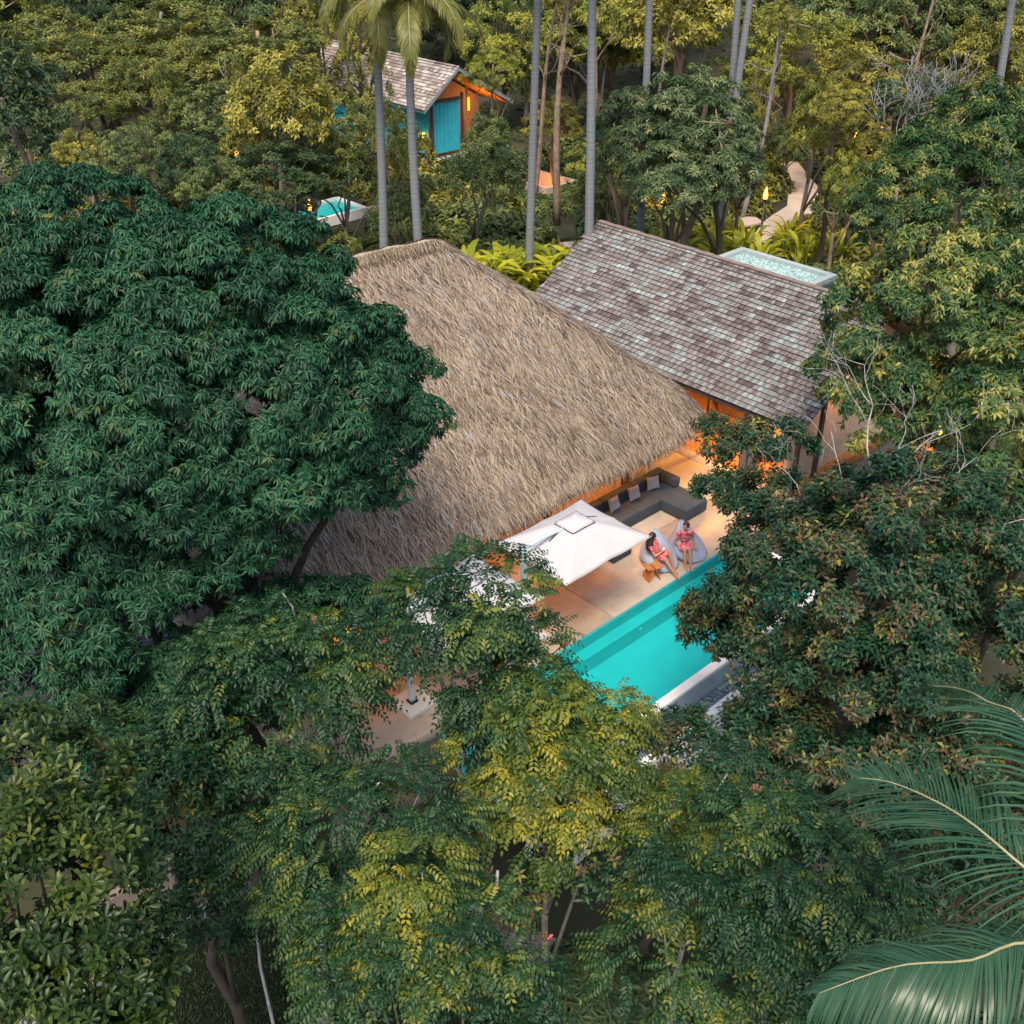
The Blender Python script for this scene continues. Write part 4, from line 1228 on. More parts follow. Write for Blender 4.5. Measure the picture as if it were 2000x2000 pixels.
gwall = tag(empty('garden_wall', (11.9, 28.2, -2)), 'brown garden wall with a lit lamp at the right behind leafless twigs', 'wall')
gwall.rotation_euler = (0,0,PH)
bx('wall', M['brownplaster'], gwall, -1.6, .7, -.2, .2, 0, 3.5)
rbox('coping', M['brownwood'], gwall, -1.7, .8, -.5, .5, 3.502, 3.62, .02, 1)
MB().tube([(.45,-.25,3.62),(.45,-.25,3.78)], .05, 8).build('lamp_holder', M['darkmetal'], gwall)
MB().sphere((.45,-.25,3.98), (.10,.10,.17), 12, 8).build('lamp', M['lamp'], gwall)
o = point('wall_light', (.3,-.5,4.0), 30, WARM, .1); o.parent = gwall

# ------------------------------------------------------------------ coconut palms
def frond_mesh(name, pts, g, ll=.9, n=70, w=.035, droop=.45, sideflat=.25, taper=True, vmean=.45):
    """a frond: midrib through pts, narrow leaflets hanging in two rows"""
    pts = [Vector(p) for p in pts]
    # resample with Catmull-Rom
    def cr(t):
        m = len(pts)-1; i = min(int(t*m), m-1); u = t*m-i
        p0,p1,p2,p3 = pts[max(i-1,0)],pts[i],pts[i+1],pts[min(i+2,m)]
        return .5*((2*p1)+(p2-p0)*u+(2*p0-5*p1+4*p2-p3)*u*u+(3*p1-p0-3*p2+p3)*u**3)
    Vs, Fs, vs = [], [], []
    k = 0
    for i in range(n):
        t = .12+.88*i/(n-1)
        p = cr(t); tg = (cr(min(1,t+.01))-cr(max(0,t-.01))).normalized()
        sd = tg.cross(Vector((0,0,1)))
        if sd.length < .05: sd = Vector((1,0,0))
        sd.normalize(); upv = sd.cross(tg)
        L0 = ll*(.35+.65*math.sin(min(1,(t*.92+.12))*math.pi)**.7)*(1-.35*max(0,t-.75)*2)
        for s in (1,-1):
            L = L0*g.uniform(.88,1.08)
            d = (sd*s*(.85) + tg*(.55+.5*t) + upv*(sideflat+g.normal()*.09)).normalized()
            wv = Vector((0,0,1)).cross(d); wv = (tg*.9+Vector((0,0,.15))).normalized() if wv.length < .1 else (tg - d*tg.dot(d)).normalized()
            q = p; dd = d
            row = []
            for j in range(5):
                ww = w*(.55,1,.95,.65,.05)[j]
                row += [q - wv*ww/2, q + wv*ww/2]
                dd = (dd - Vector((0,0,droop*(.25+.28*j)*g.uniform(.7,1.3)))).normalized()
                q = q + dd*L/4
            Vs += row
            for j in range(4):
                a = k+j*2
                Fs += [(a,a+1,a+3),(a,a+3,a+2)]
            vs += [float(np.clip(g.normal(vmean,.16)+.18*j/4,0,1)) for j in range(5) for _ in (0,1)]
            k += 10
    return np_mesh(name, np.array([tuple(v) for v in Vs]), np.array(Fs), np.array(vs)), [cr(i/14) for i in range(15)]
def palm(name, label, base, mid, top, r, g, mat, nf=16, flen=3.6, group=None, crown=True):
    root = tag(empty(name, base), label, 'palm tree', group)
    b = Vector(base)
    pts = []
    P0, P1, P2 = b, Vector(mid), Vector(top)
    for i in range(9):
        t = i/8; pts.append((P0*(1-t)**2 + P1*2*t*(1-t) + P2*t*t)-b)
    MB().tube(pts, [r*(1.5 if i==0 else 1.08-.35*i/8) for i in range(9)], 12).build('trunk', M['palmbark'], root)
    if crown:
        for k in range(nf):
            az = k*2.39996+g.random()*.3
            el = 1.15-1.75*(k/nf)+g.normal()*.1
            d = Vector((math.cos(az),math.sin(az),0)); p = Vector(top)-b; fp = [p]
            L = flen*g.uniform(.85,1.1)
            for j in range(6):
                q = j/5
                fp.append(fp[-1] + (d*math.cos(el-1.5*q*q) + Vector((0,0,math.sin(el-1.5*q*q))))*L/6)
            me, rb = frond_mesh('frond', fp, g, ll=.75, n=46, w=.05, droop=.55, vmean=.5)
            f = link('frond', me, mat, root)
            MB().tube(rb, [.035-.030*i/14 for i in range(15)], 5).build('midrib', M['rib'], f)
        cc = MB()
        for k in range(7):
            a = k*.9; cc.sphere(Vector(top)-b+Vector((math.cos(a)*.2,math.sin(a)*.2,-.22-.06*(k%2))), (.11,.11,.13), 8, 6)
        cc.build('coconuts', plain('coconut', (.16,.15,.03), .6), root, kind='stuff')
    return root
gp = np.random.default_rng(61)
def pb(x, y): return (x, y, float(gh(x, y))-.1)
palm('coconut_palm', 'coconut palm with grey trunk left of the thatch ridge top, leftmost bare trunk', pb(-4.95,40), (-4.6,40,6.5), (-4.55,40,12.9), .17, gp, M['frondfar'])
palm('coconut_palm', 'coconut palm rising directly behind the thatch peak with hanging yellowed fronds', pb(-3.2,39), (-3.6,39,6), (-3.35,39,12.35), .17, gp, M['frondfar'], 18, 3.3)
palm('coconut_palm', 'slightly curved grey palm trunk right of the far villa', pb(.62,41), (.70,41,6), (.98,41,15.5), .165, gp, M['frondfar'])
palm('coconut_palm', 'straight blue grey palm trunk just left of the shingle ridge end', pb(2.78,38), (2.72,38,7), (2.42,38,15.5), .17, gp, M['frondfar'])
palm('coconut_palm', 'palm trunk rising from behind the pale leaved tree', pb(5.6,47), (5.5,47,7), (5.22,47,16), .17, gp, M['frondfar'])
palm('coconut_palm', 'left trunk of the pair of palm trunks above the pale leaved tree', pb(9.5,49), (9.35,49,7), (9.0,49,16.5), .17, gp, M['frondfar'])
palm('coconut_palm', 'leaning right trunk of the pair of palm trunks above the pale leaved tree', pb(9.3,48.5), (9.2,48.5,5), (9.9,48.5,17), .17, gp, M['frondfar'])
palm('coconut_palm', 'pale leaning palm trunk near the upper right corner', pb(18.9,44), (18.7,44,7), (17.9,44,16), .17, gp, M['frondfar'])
# the near palm whose fronds reach in from the right
npalm = tag(empty('coconut_palm', (4.95,5.5,-2.0)), 'near coconut palm reaching in with three big fronds at the lower right', 'palm tree')
nb = Vector((4.95,5.5,-2.0))
MB().tube([Vector((0,0,0)),Vector((.05,0,4)),Vector((-.05,.05,8)),Vector((-.08,.08,11.4))], [.24,.17,.15,.14], 12).build('trunk', M['palmbark'], npalm)
for pts, ll, w, dr, nn, sf in (
    ([(4.87,5.58,9.4),(4.13,6.0,9.85),(3.78,6.5,9.9),(3.42,7.0,9.75),(3.14,7.2,9.62)], .92, .021, .24, 62, .10),
    ([(4.87,5.58,9.4),(4.45,6.9,10.41),(4.29,7.5,10.27),(4.23,7.9,10.07),(4.07,8.2,9.85)], .95, .022, .36, 72, .15),
    ([(4.87,5.58,9.4),(3.93,5.4,9.71),(3.44,5.2,9.77),(2.84,5.1,9.84),(2.27,5.0,9.66)], 1.0, .020, .8, 96, -.1),
    ([(4.87,5.58,9.4),(4.7,7.2,10.0),(4.9,8.3,9.6),(5.1,9.2,8.9)], .95, .034, .5, 70, .1),
    ([(4.87,5.58,9.4),(5.9,6.2,10.2),(6.8,6.8,10.0),(7.6,7.3,9.2)], .95, .036, .5, 60, .1),
    ([(4.87,5.58,9.4),(5.4,4.4,10.2),(5.8,3.4,10.0),(6.1,2.6,9.2)], .95, .036, .5, 50, .1),
    ([(4.87,5.58,9.4),(4.2,4.7,9.6),(3.9,3.9,9.3),(3.7,3.2,8.6)], .95, .036, .5, 50, .1)):
    me, rb = frond_mesh('frond', [Vector(p)-nb for p in pts], gp, ll, nn, w, dr, sf, vmean=.42)
    f = link('frond', me, M['frond'], npalm)
    MB().tube(rb, [.017-.014*i/14 for i in range(15)], 6).build('midrib', M['rib'], f)

# ------------------------------------------------------------------ near trees, each with a crown of its own
G = np.random.default_rng(77)
f_big = lambda P,d,a,g: rosettes(P,d,a,g,K=10,L=.168,w=.26,droop=.85,jit=.09,T=LEAF2)
def f_front(P,d,a,g): return pinnate(P,d,a,g,pairs=6,L=.098,w=.52,rl=.44,droop=.45,T=LEAF2)
def f_front_s(P,d,a,g): return pinnate(P,d,a,g,pairs=6,L=.082,w=.52,rl=.37,droop=.45,T=LEAF2)
f_brown = lambda P,d,a,g: scatter_leaves(P,d,a,g,K=9,L=.128,w=.46,tl=.24,droop=.45,jit=.12,T=LEAF2)
f_lit = lambda P,d,a,g: rosettes(P,d,a,g,K=8,L=.18,w=.36,droop=.60,jit=.12,T=LEAF2)

big_tree('tree', 'large dark green tree with drooping leaf whorls covering the left of the thatch roof', 'tree',
    [(-5.4,17.8,8.3,3.3,2.7,2.5),(-7.6,17.2,8.2,2.7,2.5,2.4),(-3.3,18.2,7.6,1.8,1.65,1.45),(-5.6,18.6,9.7,2.5,2.2,1.7),(-8.6,19.6,9.55,2.4,2.2,2.1),(-8.2,16.2,6.3,2.2,1.8,1.7),(-5.1,17.3,6.4,1.5,1.3,.9),(-4.4,17.4,7.2,1.7,1.4,1.3),(-6.0,16.6,6.6,1.9,1.5,1.4),(-3.05,18.0,6.75,.75,.7,.55),(-2.55,18.3,7.35,.85,.85,1.05),(-7.0,17.6,8.9,2.5,2.2,2.3),(-4.6,17.6,8.3,2.2,2.0,2.0)],
    f_big, M['leaf_big'], (-5.9,16.6,-2.1), .32, M['darkbark'], G, per=44, dens=5.0, br=.52, nl=8)
big_tree('tree', 'lower dark green tree with narrow leaf whorls in front of the left thatch eave', 'tree',
    [(-4.0,16.3,4.2,1.35,1.1,.75),(-5.8,16.2,4.4,1.5,1.2,1.1),(-7.6,15.6,4.7,1.5,1.3,1.2),(-3.1,16.7,4.2,.75,.75,.45),(-5.2,15.2,3.6,1.5,1.1,.9),(-9.3,16.4,5.0,1.6,1.4,1.4),(-8.6,15.0,3.4,1.6,1.3,1.2),(-6.8,14.6,3.2,1.4,1.1,1.0),(-7.2,15.4,5.7,1.3,1.2,.95),(-6.2,16.6,5.9,1.35,1.2,.85),(-8.4,15.6,6.5,1.05,.95,.95)],
    f_big, M['leaf_big'], (-5.2,15.3,-2.1), .16, M['darkbark'], G, per=36, dens=3.6, br=.46, nl=6)

big_tree('tree', 'green feather leaved tree standing in front of the pool deck below the white umbrella', 'tree',
    [(-0.60,13.90,6.55,0.90,0.82,0.55),(-1.40,13.90,6.40,0.48,0.46,0.40),(-.90,13.8,6.1,.6,.6,.42),(-0.12,13.70,5.79,0.68,0.64,0.55),(-0.42,13.60,5.5,0.55,0.55,0.55),(0.08,13.30,4.85,0.60,0.6,0.60),(-0.18,13.20,4.5,0.38,0.38,0.4),(0.30,13.50,5.33,0.42,0.42,0.40),(-.12,13.5,5.2,.65,.65,.55)],
    f_front, M['leaf_front'], (-.5,13.1,-2.1), .11, M['palebark'], G, per=30, dens=2.6, br=.38, zmin=-.5, nl=6)
big_tree('tree', 'yellow green feather leaved tree in front of the near end of the pool', 'tree',
    [(0.43,12.60,5.40,0.75,0.7,0.36),(1.2,12.50,5.25,0.5,0.5,0.32),(0.0,12.20,5.0,0.62,0.6,0.46),(0.85,12.00,4.91,0.80,0.74,0.50),(1.35,12.20,4.92,0.36,0.34,0.3),(0.31,11.60,4.46,0.8,0.74,0.46)],
    f_front, M['leaf_lime'], (.4,11.5,-2.1), .09, M['bark'], G, per=30, dens=2.6, br=.36, nl=6)
big_tree('tree', 'green feather leaved tree with a bent grey limb left of the deck umbrella base', 'tree',
    [(-3.66,13.40,6.05,0.9,0.8,0.42),(-2.85,13.40,6.0,0.5,0.5,0.32),(-4.46,13.20,5.75,0.66,0.6,0.44),(-3.55,12.90,5.43,0.95,0.85,0.46),(-2.7,13.10,5.6,0.28,0.27,0.28),(-3.8,12.40,5.05,0.9,0.8,0.39)],
    f_front, M['leaf_front'], (-3.5,12.3,-2.1), .12, M['palebark'], G, per=30, dens=2.6, br=.38, nl=6)
big_tree('tree', 'dense dark green tree low at the centre left of the foreground', 'tree',
    [(-2.1,10.4,5.1,1.2,.9,.75),(-2.9,10.9,4.6,1.0,.9,.8),(-1.5,10.6,5.5,.7,.65,.45),(-1.9,9.7,4.5,1.1,.9,.8)],
    f_front_s, M['leaf_front'], (-2.1,9.9,-2.1), .11, M['bark'], G, per=30, dens=2.6, br=.36, nl=6)
big_tree('tree', 'shadowy mid green tree between the lower left broad leaved tree and the centre', 'tree',
    [(-4.6,11.4,4.4,1.1,.9,.9),(-3.9,11.0,3.6,1.1,.9,.9),(-5.6,12.2,4.6,1.1,.9,.9),(-4.9,12.6,5.0,.9,.8,.6)],
    lambda P,d,a,g: scatter_leaves(P,d,a-.08,g,K=9,L=.115,w=.45,tl=.26,droop=.4,T=LEAF2), M['leaf_front'], (-4.5,11.0,-2.1), .12, M['darkbark'], G, per=30, dens=3.2, br=.4, nl=8)
big_tree('tree', 'tree with bright yellow green shoots at the bottom centre of the picture', 'tree',
    [(-1.16,8.4,5.7,.75,.7,.43),(-.42,8.2,5.75,.6,.54,.36),(-1.77,8.0,5.75,.59,.53,.41),(-.82,7.7,5.5,.82,.74,.41),(-.3,7.4,5.2,.7,.6,.4)],
    f_front_s, M['leaf_front'], (-1.0,7.9,-2.1), .09, M['bark'], G, per=30, dens=2.6, br=.34, nl=6)
big_tree('tree', 'young yellow green tree shoot standing above the bottom centre crown', 'tree',
    [(-1.21,8.70,6.35,.27,.25,.30),(-1.27,8.45,5.95,.36,.33,.28)],
    f_front_s, M['leaf_lime'], (-1.0,8.35,-2.1), .05, M['palebark'], G, per=30, dens=2.6, br=.26, nl=4)
big_tree('tree', 'wide feather leaved green tree at the lower right of the centre', 'tree',
    [(3.0,9.5,5.6,1.15,.95,.75),(3.9,9.2,5.2,1.0,.9,.85),(2.5,9.0,4.8,1.05,.9,.9),(3.5,8.5,4.4,1.3,1.0,.9),(3.1,10.2,5.9,.75,.6,.4),(4.5,8.7,4.5,.9,.8,.7)],
    f_front_s, M['leaf_front'], (3.2,8.6,-2.1), .12, M['bark'], G, per=30, dens=2.6, br=.38, nl=7)
big_tree('tree', 'small yellow tipped tree beside the end of the pool in front of the brown tree', 'tree',
    [(2.75,11.0,4.6,.75,.7,.5),(2.3,10.6,4.2,.7,.6,.5)],
    f_front_s, M['leaf_lime'], (2.6,10.6,-2.1), .07, M['palebark'], G, per=30, dens=2.6, br=.32, nl=6)
big_tree('tree', 'dark low tree with glossy leaves below the overflow rim of the pool', 'tree',
    [(2.86,13.50,3.5,0.9,0.8,0.5),(3.92,13.50,3.3,0.9,0.8,0.6),(2.15,13.10,3.1,0.75,0.7,0.55),(4.94,13.80,3.3,0.79,0.71,0.71),(1.2,11.3,3.9,.75,.65,.4),(-.3,10.9,3.9,.8,.7,.42),(1.9,11.8,3.5,.75,.65,.45),(3.42,13.9,3.55,.6,.55,.3),(4.2,14.0,3.7,.6,.55,.35),(2.6,13.6,3.7,.42,.39,.25)],
    f_brown, M['leaf_brown'], (2.6,13.6,-2.1), .10, M['darkbark'], G, per=22, dens=2.6, br=.42, nl=8)
r1 = big_tree('tree', 'big tree with brown flower tips and leafless twigs overhanging the pool and deck', 'tree',
    [(6.1,15.9,5.2,2.2,1.8,1.9),(4.95,16.4,4.1,1.15,1.1,1.05),(7.2,16.6,6.1,1.9,1.6,1.3),(7.9,14.6,4.9,1.9,1.6,1.8),(5.3,17.9,5.15,.85,.9,.7),(6.0,13.9,4.0,1.9,1.5,1.5),(4.05,17.0,3.55,.42,.5,.5),(3.85,17.4,3.6,.25,.3,.3),(4.95,20.6,4.4,.35,.45,.3),(4.75,21.6,4.0,.28,.3,.2),(5.3,19.6,5.0,.5,.5,.4),(5.9,17.2,5.0,.7,.7,.6),(6.5,18.2,5.4,.7,.7,.6),(5.64,16.60,4.77,0.77,0.69,0.67),(6.22,16.20,4.71,0.85,0.76,0.75),(5.75,15.60,4.36,0.74,0.67,0.65),(5.0,14.6,2.6,1.0,.9,.8),(4.8,22.5,4.85,.36,.36,.22),(5.44,22.0,5.05,.42,.42,.28),(6.1,21.5,5.2,.5,.5,.4),(8.3,15.6,5.8,1.0,.9,1.0),(8.3,14.6,4.7,1.05,.95,1.0),(6.9,14.2,4.7,1.04,.93,.95),(7.2,13.6,3.5,1.04,.94,.8),(5.4,12.8,3.6,1.0,.9,.67)],
    f_brown, M['leaf_brown'], (6.4,14.8,-2.1), .26, M['bark'], G, per=42, dens=2.9, br=.43, nl=9)
b1 = Vector((6.4,14.8,-2.1))
mb = MB()
for p,d,L,r in (((6.6,17.6,6.9),(-.15,.1,1),1.2,.035),((7.0,17.4,6.7),(.5,.2,.8),1.3,.03),((6.2,17.8,6.5),(-.5,.1,.8),.9,.022),((5.6,18.2,5.9),(-.6,.2,.6),.8,.02),
                ((7.6,17.0,6.6),(.7,.1,.6),1.1,.025),((8.6,14.6,6.2),(.2,-.3,.9),.9,.02),((8.8,13.9,5.9),(.5,-.2,.8),1.0,.022),((6.6,16.2,6.9),(.1,-.2,.9),.7,.015),((8.5,16.0,6.7),(.8,0,.5),.9,.018),((6.9,17.2,6.8),(.1,.5,.9),1.0,.025)):
    mb = MB(); branchy(mb, Vector(p)-b1, d, L, r*.6, 3, G, .12, 5, .003)
    mb.build('bare_branch', M['palebark'], r1)
big_tree('tree', 'tall tree with yellow green drooping leaf tufts right of the shingle roof', 'tree',
    [(10.3,25.2,6.7,1.9,1.7,1.8),(9.3,25.6,5.6,1.2,1.2,1.5),(11.6,24.6,6.0,1.9,1.7,2.0),(10.6,25.6,8.2,1.5,1.4,1.1),(9.9,24.2,4.6,1.6,1.4,1.3),(8.75,25.3,6.9,.95,.95,1.1),(8.6,25.0,5.0,1.0,.95,1.1),(9.43,25.2,5.9,.76,.68,.82),(9.18,24.6,4.9,.57,.51,.57),(10.1,24.6,5.1,.88,.8,.88),(12.6,24.6,7.0,1.6,1.5,1.6)],
    f_lit, M['leaf_lit'], (10.5,24.8,-2.1), .20, M['darkbark'], G, per=32, dens=2.5, br=.52, nl=8)
big_tree('tree', 'dense green tree at the right edge beside the brown garden wall', 'tree',
    [(9.9,19.4,6.0,1.7,1.6,1.5),(10.8,20.3,6.6,1.7,1.5,1.5),(9.6,18.2,4.6,1.5,1.4,1.4),(11.6,22.0,6.4,1.6,1.5,1.4)],
    f_lit, M['leaf_lit'], (10.2,19.2,-2.1), .18, M['darkbark'], G, per=32, dens=2.5, br=.5, nl=7)
big_tree('tree', 'dark understorey tree at the far right between the palm fronds and the brown tree', 'tree',
    [(7.6,11.2,3.2,1.6,1.4,1.3),(6.1,11.4,2.6,1.6,1.3,1.2),(5.2,10.4,1.6,1.5,1.2,1.0),(8.6,13.0,3.6,1.4,1.3,1.2)],
    lambda P,d,a,g: scatter_leaves(P,d,a-.12,g,K=9,L=.125,w=.45,tl=.26,droop=.4,T=LEAF2), M['leaf_brown'], (6.8,11.2,-2.1), .14, M['darkbark'], G, per=28, dens=3.0, br=.48, nl=6)
# broad leaved tree, lower left: the leaves nearest the viewer are objects of their own
def broad_tree():
    base = Vector((-4.9,7.2,-2.1))
    root = tag(empty('tree', base), 'olive green tree with big paddle leaves filling the lower left corner', 'tree')
    lobes = [(-4.75,7.5,7.75,1.05,.9,.75),(-5.2,8.3,8.3,1.05,.9,.70),(-4.35,7.0,6.9,.85,.8,.85),(-5.0,6.6,6.6,1.2,.9,1.0),(-5.6,7.4,7.6,1.1,1,1),(-4.2,6.1,6.4,.7,.7,.8)]
    P, d, age, C, D = twigs(lobes, G, 3.4, .30, 17, -.5, .8, .6)
    age = age + .02
    V, F, v = scatter_leaves(P, d, age, G, K=8, L=.13, w=.42, tl=.16, T=LEAFR, droop=.05, jit=.12)
    nv, nf = 7, 6
    Vl = V.reshape(-1,nv,3)
    cp = np.array([0,0,17.]); dist = np.linalg.norm(Vl.mean(1)-cp, axis=1)
    pick = np.argsort(dist)[:300]
    keep = np.ones(len(Vl), bool); keep[pick] = False
    Vk = Vl[keep].reshape(-1,3)-np.array(base); vk = v.reshape(-1,nv)[keep].ravel()
    Fk = LEAFR[1][None]+(np.arange(keep.sum())*nv)[:,None,None]
    link('crown', np_mesh('crown', Vk, Fk.reshape(-1,3), vk), M['leaf_broad'], root, kind='stuff')
    lib = []
    tv = LEAFR[0]*np.array([1,.42,1])
    for t in range(6):
        me = np_mesh('leaf', tv, LEAFR[1], np.full(7, .22+.12*t)); me.materials.append(M['leaf_broad']); lib.append(me)
    for i in pick:
        q = Vl[i]; o_ = Vector(q[0]); X = Vector(q[3])-o_; L = X.length/1.005
        Yv = Vector(q[2])-Vector(q[4]); X = X.normalized(); Yv = (Yv-X*Yv.dot(X)).normalized(); Z = X.cross(Yv)
        a = float(v.reshape(-1,nv)[i,0])
        o = bpy.data.objects.new('leaf', lib[int(np.clip((a-.16)/.12,0,5))])
        R = Matrix((X,Yv,Z)).transposed().to_4x4(); R.translation = o_-base
        o.matrix_local = R @ Matrix.Scale(L,4); o.parent = root; COL.objects.link(o)
    limbs((0,0,0), Vector((-4.9,7.1,6.9))-base, .12, [Vector(c)-base for c in C[::max(1,len(C)//16)]], G).build('trunk', M['darkbark'], root)
broad_tree()
# flower stalks and bare bent limbs that stand out of the near crowns
def stalk(p0, p1, label, petal=True):
    t = tag(empty('flower_stalk', p0), label, 'flower stalk')
    a, b = Vector((0,0,0)), Vector(p1)-Vector(p0)
    MB().tube([a, a.lerp(b,.5)+Vector((.02,.02,0)), b], [.016,.013,.012], 6).build('stalk', M['stalk'], t)
    m = MB()
    for k in range(9):
        w = k*2.4; m.sphere(b+Vector((math.cos(w)*.028,math.sin(w)*.028,.012*(k-4))), (.026,.026,.034), 8, 6)
    m.build('bud', M['bud'], t)
    if petal:
        m = MB()
        for k in range(4): m.sphere(b+Vector((.055+.012*k,-.02+.012*(k%2),-.02+.018*k)), (.03,.014,.016), 8, 5)
        m.build('petal', M['petal'], t)
stalk((-.38,14.3,5.9),(-.44,14.5,7.35),'tall flower stalk with a brown bud in front of the straw eave',False)
stalk((-.22,13.7,5.9),(-.05,13.6,6.65),'flower stalk with a pink petal rising in front of the white umbrella mast')
stalk((.45,14.0,5.2),(.82,13.9,5.75),'flower stalk with a pink tip leaning over the concrete deck')
stalk((.88,13.0,4.6),(1.0,13.1,5.5),'thin bare flower stalk in front of the turquoise water',False)
stalk((-3.1,13.4,5.9),(-3.05,13.5,6.55),'short flower stalk above the left feather leaved tree',False)
stalk((3.0,10.0,5.5),(3.15,10.2,6.35),'yellow flower stalk with a pink bud at the lower right')
stalk((.35,9.0,3.6),(.42,9.2,4.7),'flower stalk with a pink tip above the path gap at the bottom centre')
def bent(pts, r, label):
    t = tag(empty('bare_limb', pts[0]), label, 'branch')
    b = Vector(pts[0]); q = [Vector(p)-b for p in pts]
    MB().tube(q, [r*(1-.45*i/(len(q)-1)) for i in range(len(q))], 8).build('limb', M['palebark'], t)
bent([(-2.75,12.3,4.6),(-2.8,12.45,5.0),(-2.95,12.6,5.25),(-3.05,12.75,5.6),(-3.3,12.85,5.75)], .045, 'bent pale grey limb lying on the left feather leaved crown')
bent([(-.55,9.75,3.6),(-.42,10.0,4.0),(-.22,10.2,4.3),(-.2,10.25,4.7)], .04, 'curved pale grey limb below the yellow green crown at the centre')
bent([(1.75,8.0,3.4),(1.82,8.15,3.9),(1.98,8.3,4.25),(2.05,8.4,4.6)], .045, 'pale spotted limb at the bottom right of the centre')
bent([(-3.5,14.2,5.9),(-3.55,14.25,6.25),(-3.7,14.3,6.5)], .022, 'thin grey bare twig above the left crown')
bent([(-1.9,10.6,5.4),(-2.0,10.65,5.7),(-1.8,10.7,5.95)], .018, 'short curled grey twig on the dark centre left crown')
bent([(2.6,10.9,5.0),(2.85,11.0,5.4),(3.0,11.05,5.75)], .02, 'pale bare twig beside the yellow tipped small tree')
bent([(-4.0,10.1,-2),(-3.75,10.4,.4),(-3.9,10.7,2.0),(-3.85,10.8,3.2)], .035, 'slender reddish trunk over the dark lawn at the lower left')
MB().quad((-14,5.0,-1.97),(-1.0,5.0,-1.97),(-1.0,16.0,-1.97),(-14,16.0,-1.97)).build('lawn', M['grass'])
tag(bpy.data.objects['lawn'], 'dark lawn at the lower left', kind='structure')
_n = 26000
_P = np.stack([G.uniform(-10,-2.5,_n), G.uniform(7.5,14.5,_n), np.full(_n,-1.97)],1)
_d = nrm(np.stack([G.normal(size=_n)*.6, G.normal(size=_n)*.6, np.ones(_n)],1))
_V,_F,_v = place_leaves(LEAF2, _P, _d, nrm(np.stack([G.normal(size=_n),G.normal(size=_n),.3*np.ones(_n)],1)), G.uniform(.06,.16,_n), .14, np.clip(G.normal(.4,.25,_n),0,1))
tag(link('grass', np_mesh('grass', _V, _F, _v), M['leaf_dark']), 'dark grass blades on the shaded lawn at the lower left', kind='stuff')
strip('garden_path', 'pale garden path seen through gaps in the leaves at the bottom', [(-2.5,14.6),(-.6,14.5),(.9,13.7),(1.7,12.4),(3.0,11.4),(5.0,11.0)], .75, M['brownplaster'], .04)

# ------------------------------------------------------------------ background: crowns of a unit size, shared by the trees of a kind
def unit_crown(kind, g):
    if kind == 'spread': lobes = [(0,0,0,.8,.8,.35),(.5,.2,-.1,.5,.5,.3),(-.5,.1,-.05,.5,.5,.3),(.05,-.5,-.15,.5,.45,.3),(0,.2,.2,.5,.5,.25)]
    elif kind == 'tall': lobes = [(0,0,-.45,.5,.5,.5),(.1,0,.15,.5,.5,.5),(-.05,.05,.65,.35,.35,.4),(.3,-.2,-.6,.4,.4,.35),(-.3,.1,-.2,.4,.4,.35)]
    else: lobes = [(0,0,0,.75,.75,.65),(.45,.1,-.15,.5,.5,.45),(-.4,.25,-.1,.5,.5,.45),(-.1,-.45,-.1,.5,.5,.45),(.1,.1,.4,.5,.5,.4)]
    P,d,age,C,D = twigs(lobes, g, 2.4, .20, 22, -.5, .75, .5)
    return P,d,age
def lib(kind, style, n, g):
    out = []
    for k in range(n):
        P,d,a = unit_crown(kind, g)
        if style == 'fine':
            V,F,v = scatter_leaves(P,d,a,g,K=6,L=.070,w=.42,tl=.09,T=LEAF2,droop=.2)
        elif style == 'whorl':
            P,d,a = P[::2],d[::2],a[::2]
            V,F,v = rosettes(P,d,a,g,K=8,L=.12,w=.24,droop=.55,T=LEAF2)
        else:
            P,d,a = P[::2],d[::2],a[::2]
            V,F,v = scatter_leaves(P,d,a,g,K=8,L=.10,w=.42,tl=.12,T=LEAF2,droop=.35)
        me = np_mesh('crown', V, F, v); me.materials.append(M['leaf_olive'])
        out.append(me)
    return out
GB = np.random.default_rng(101)
LIB = {'spread':lib('spread','fine',2,GB), 'round':lib('round','fine',3,GB), 'tall':lib('tall','fine',2,GB), 'whorl':lib('round','whorl',2,GB), 'coarse':lib('round','coarse',2,GB)}
TR = []
for k in range(6):
    g = GB
    t = limbs((0,0,0),(g.normal()*.03,g.normal()*.03,.95),.026,[(g.normal()*.12,g.normal()*.12,g.uniform(.75,1.0)) for _ in range(7)],g,n=7,lean=.5).mesh('trunk')
    TR.append(t); t.materials.append(M['darkbark'])
def bg_tree(label, x, y, z, rx, rz, kind, mat, bark='darkbark', group=None, ry=None, name='tree', thick=1.0):
    gz = float(gh(x,y))-.1
    root = tag(empty(name, (x,y,gz)), label, 'tree', group)
    me = LIB[kind][int(GB.integers(len(LIB[kind])))]
    c = bpy.data.objects.new('crown', me); COL.objects.link(c); c.parent = root
    c.location = (0,0,z-gz); c.scale = (rx, ry or rx, rz); c.rotation_euler = (0,0,GB.random()*6.28)
    c.material_slots[0].link = 'OBJECT'; c.material_slots[0].material = M[mat]
    t = bpy.data.objects.new('trunk', TR[int(GB.integers(6))]); COL.objects.link(t); t.parent = root
    hh = z-gz+rz*.5
    s = max(.6, rx*.45)*2.2*thick
    t.scale = (min(hh,3.2*s), min(hh,3.2*s), hh); t.rotation_euler = (0,0,GB.random()*6.28)
    t.material_slots[0].link = 'OBJECT'; t.material_slots[0].material = M[bark]
    return root
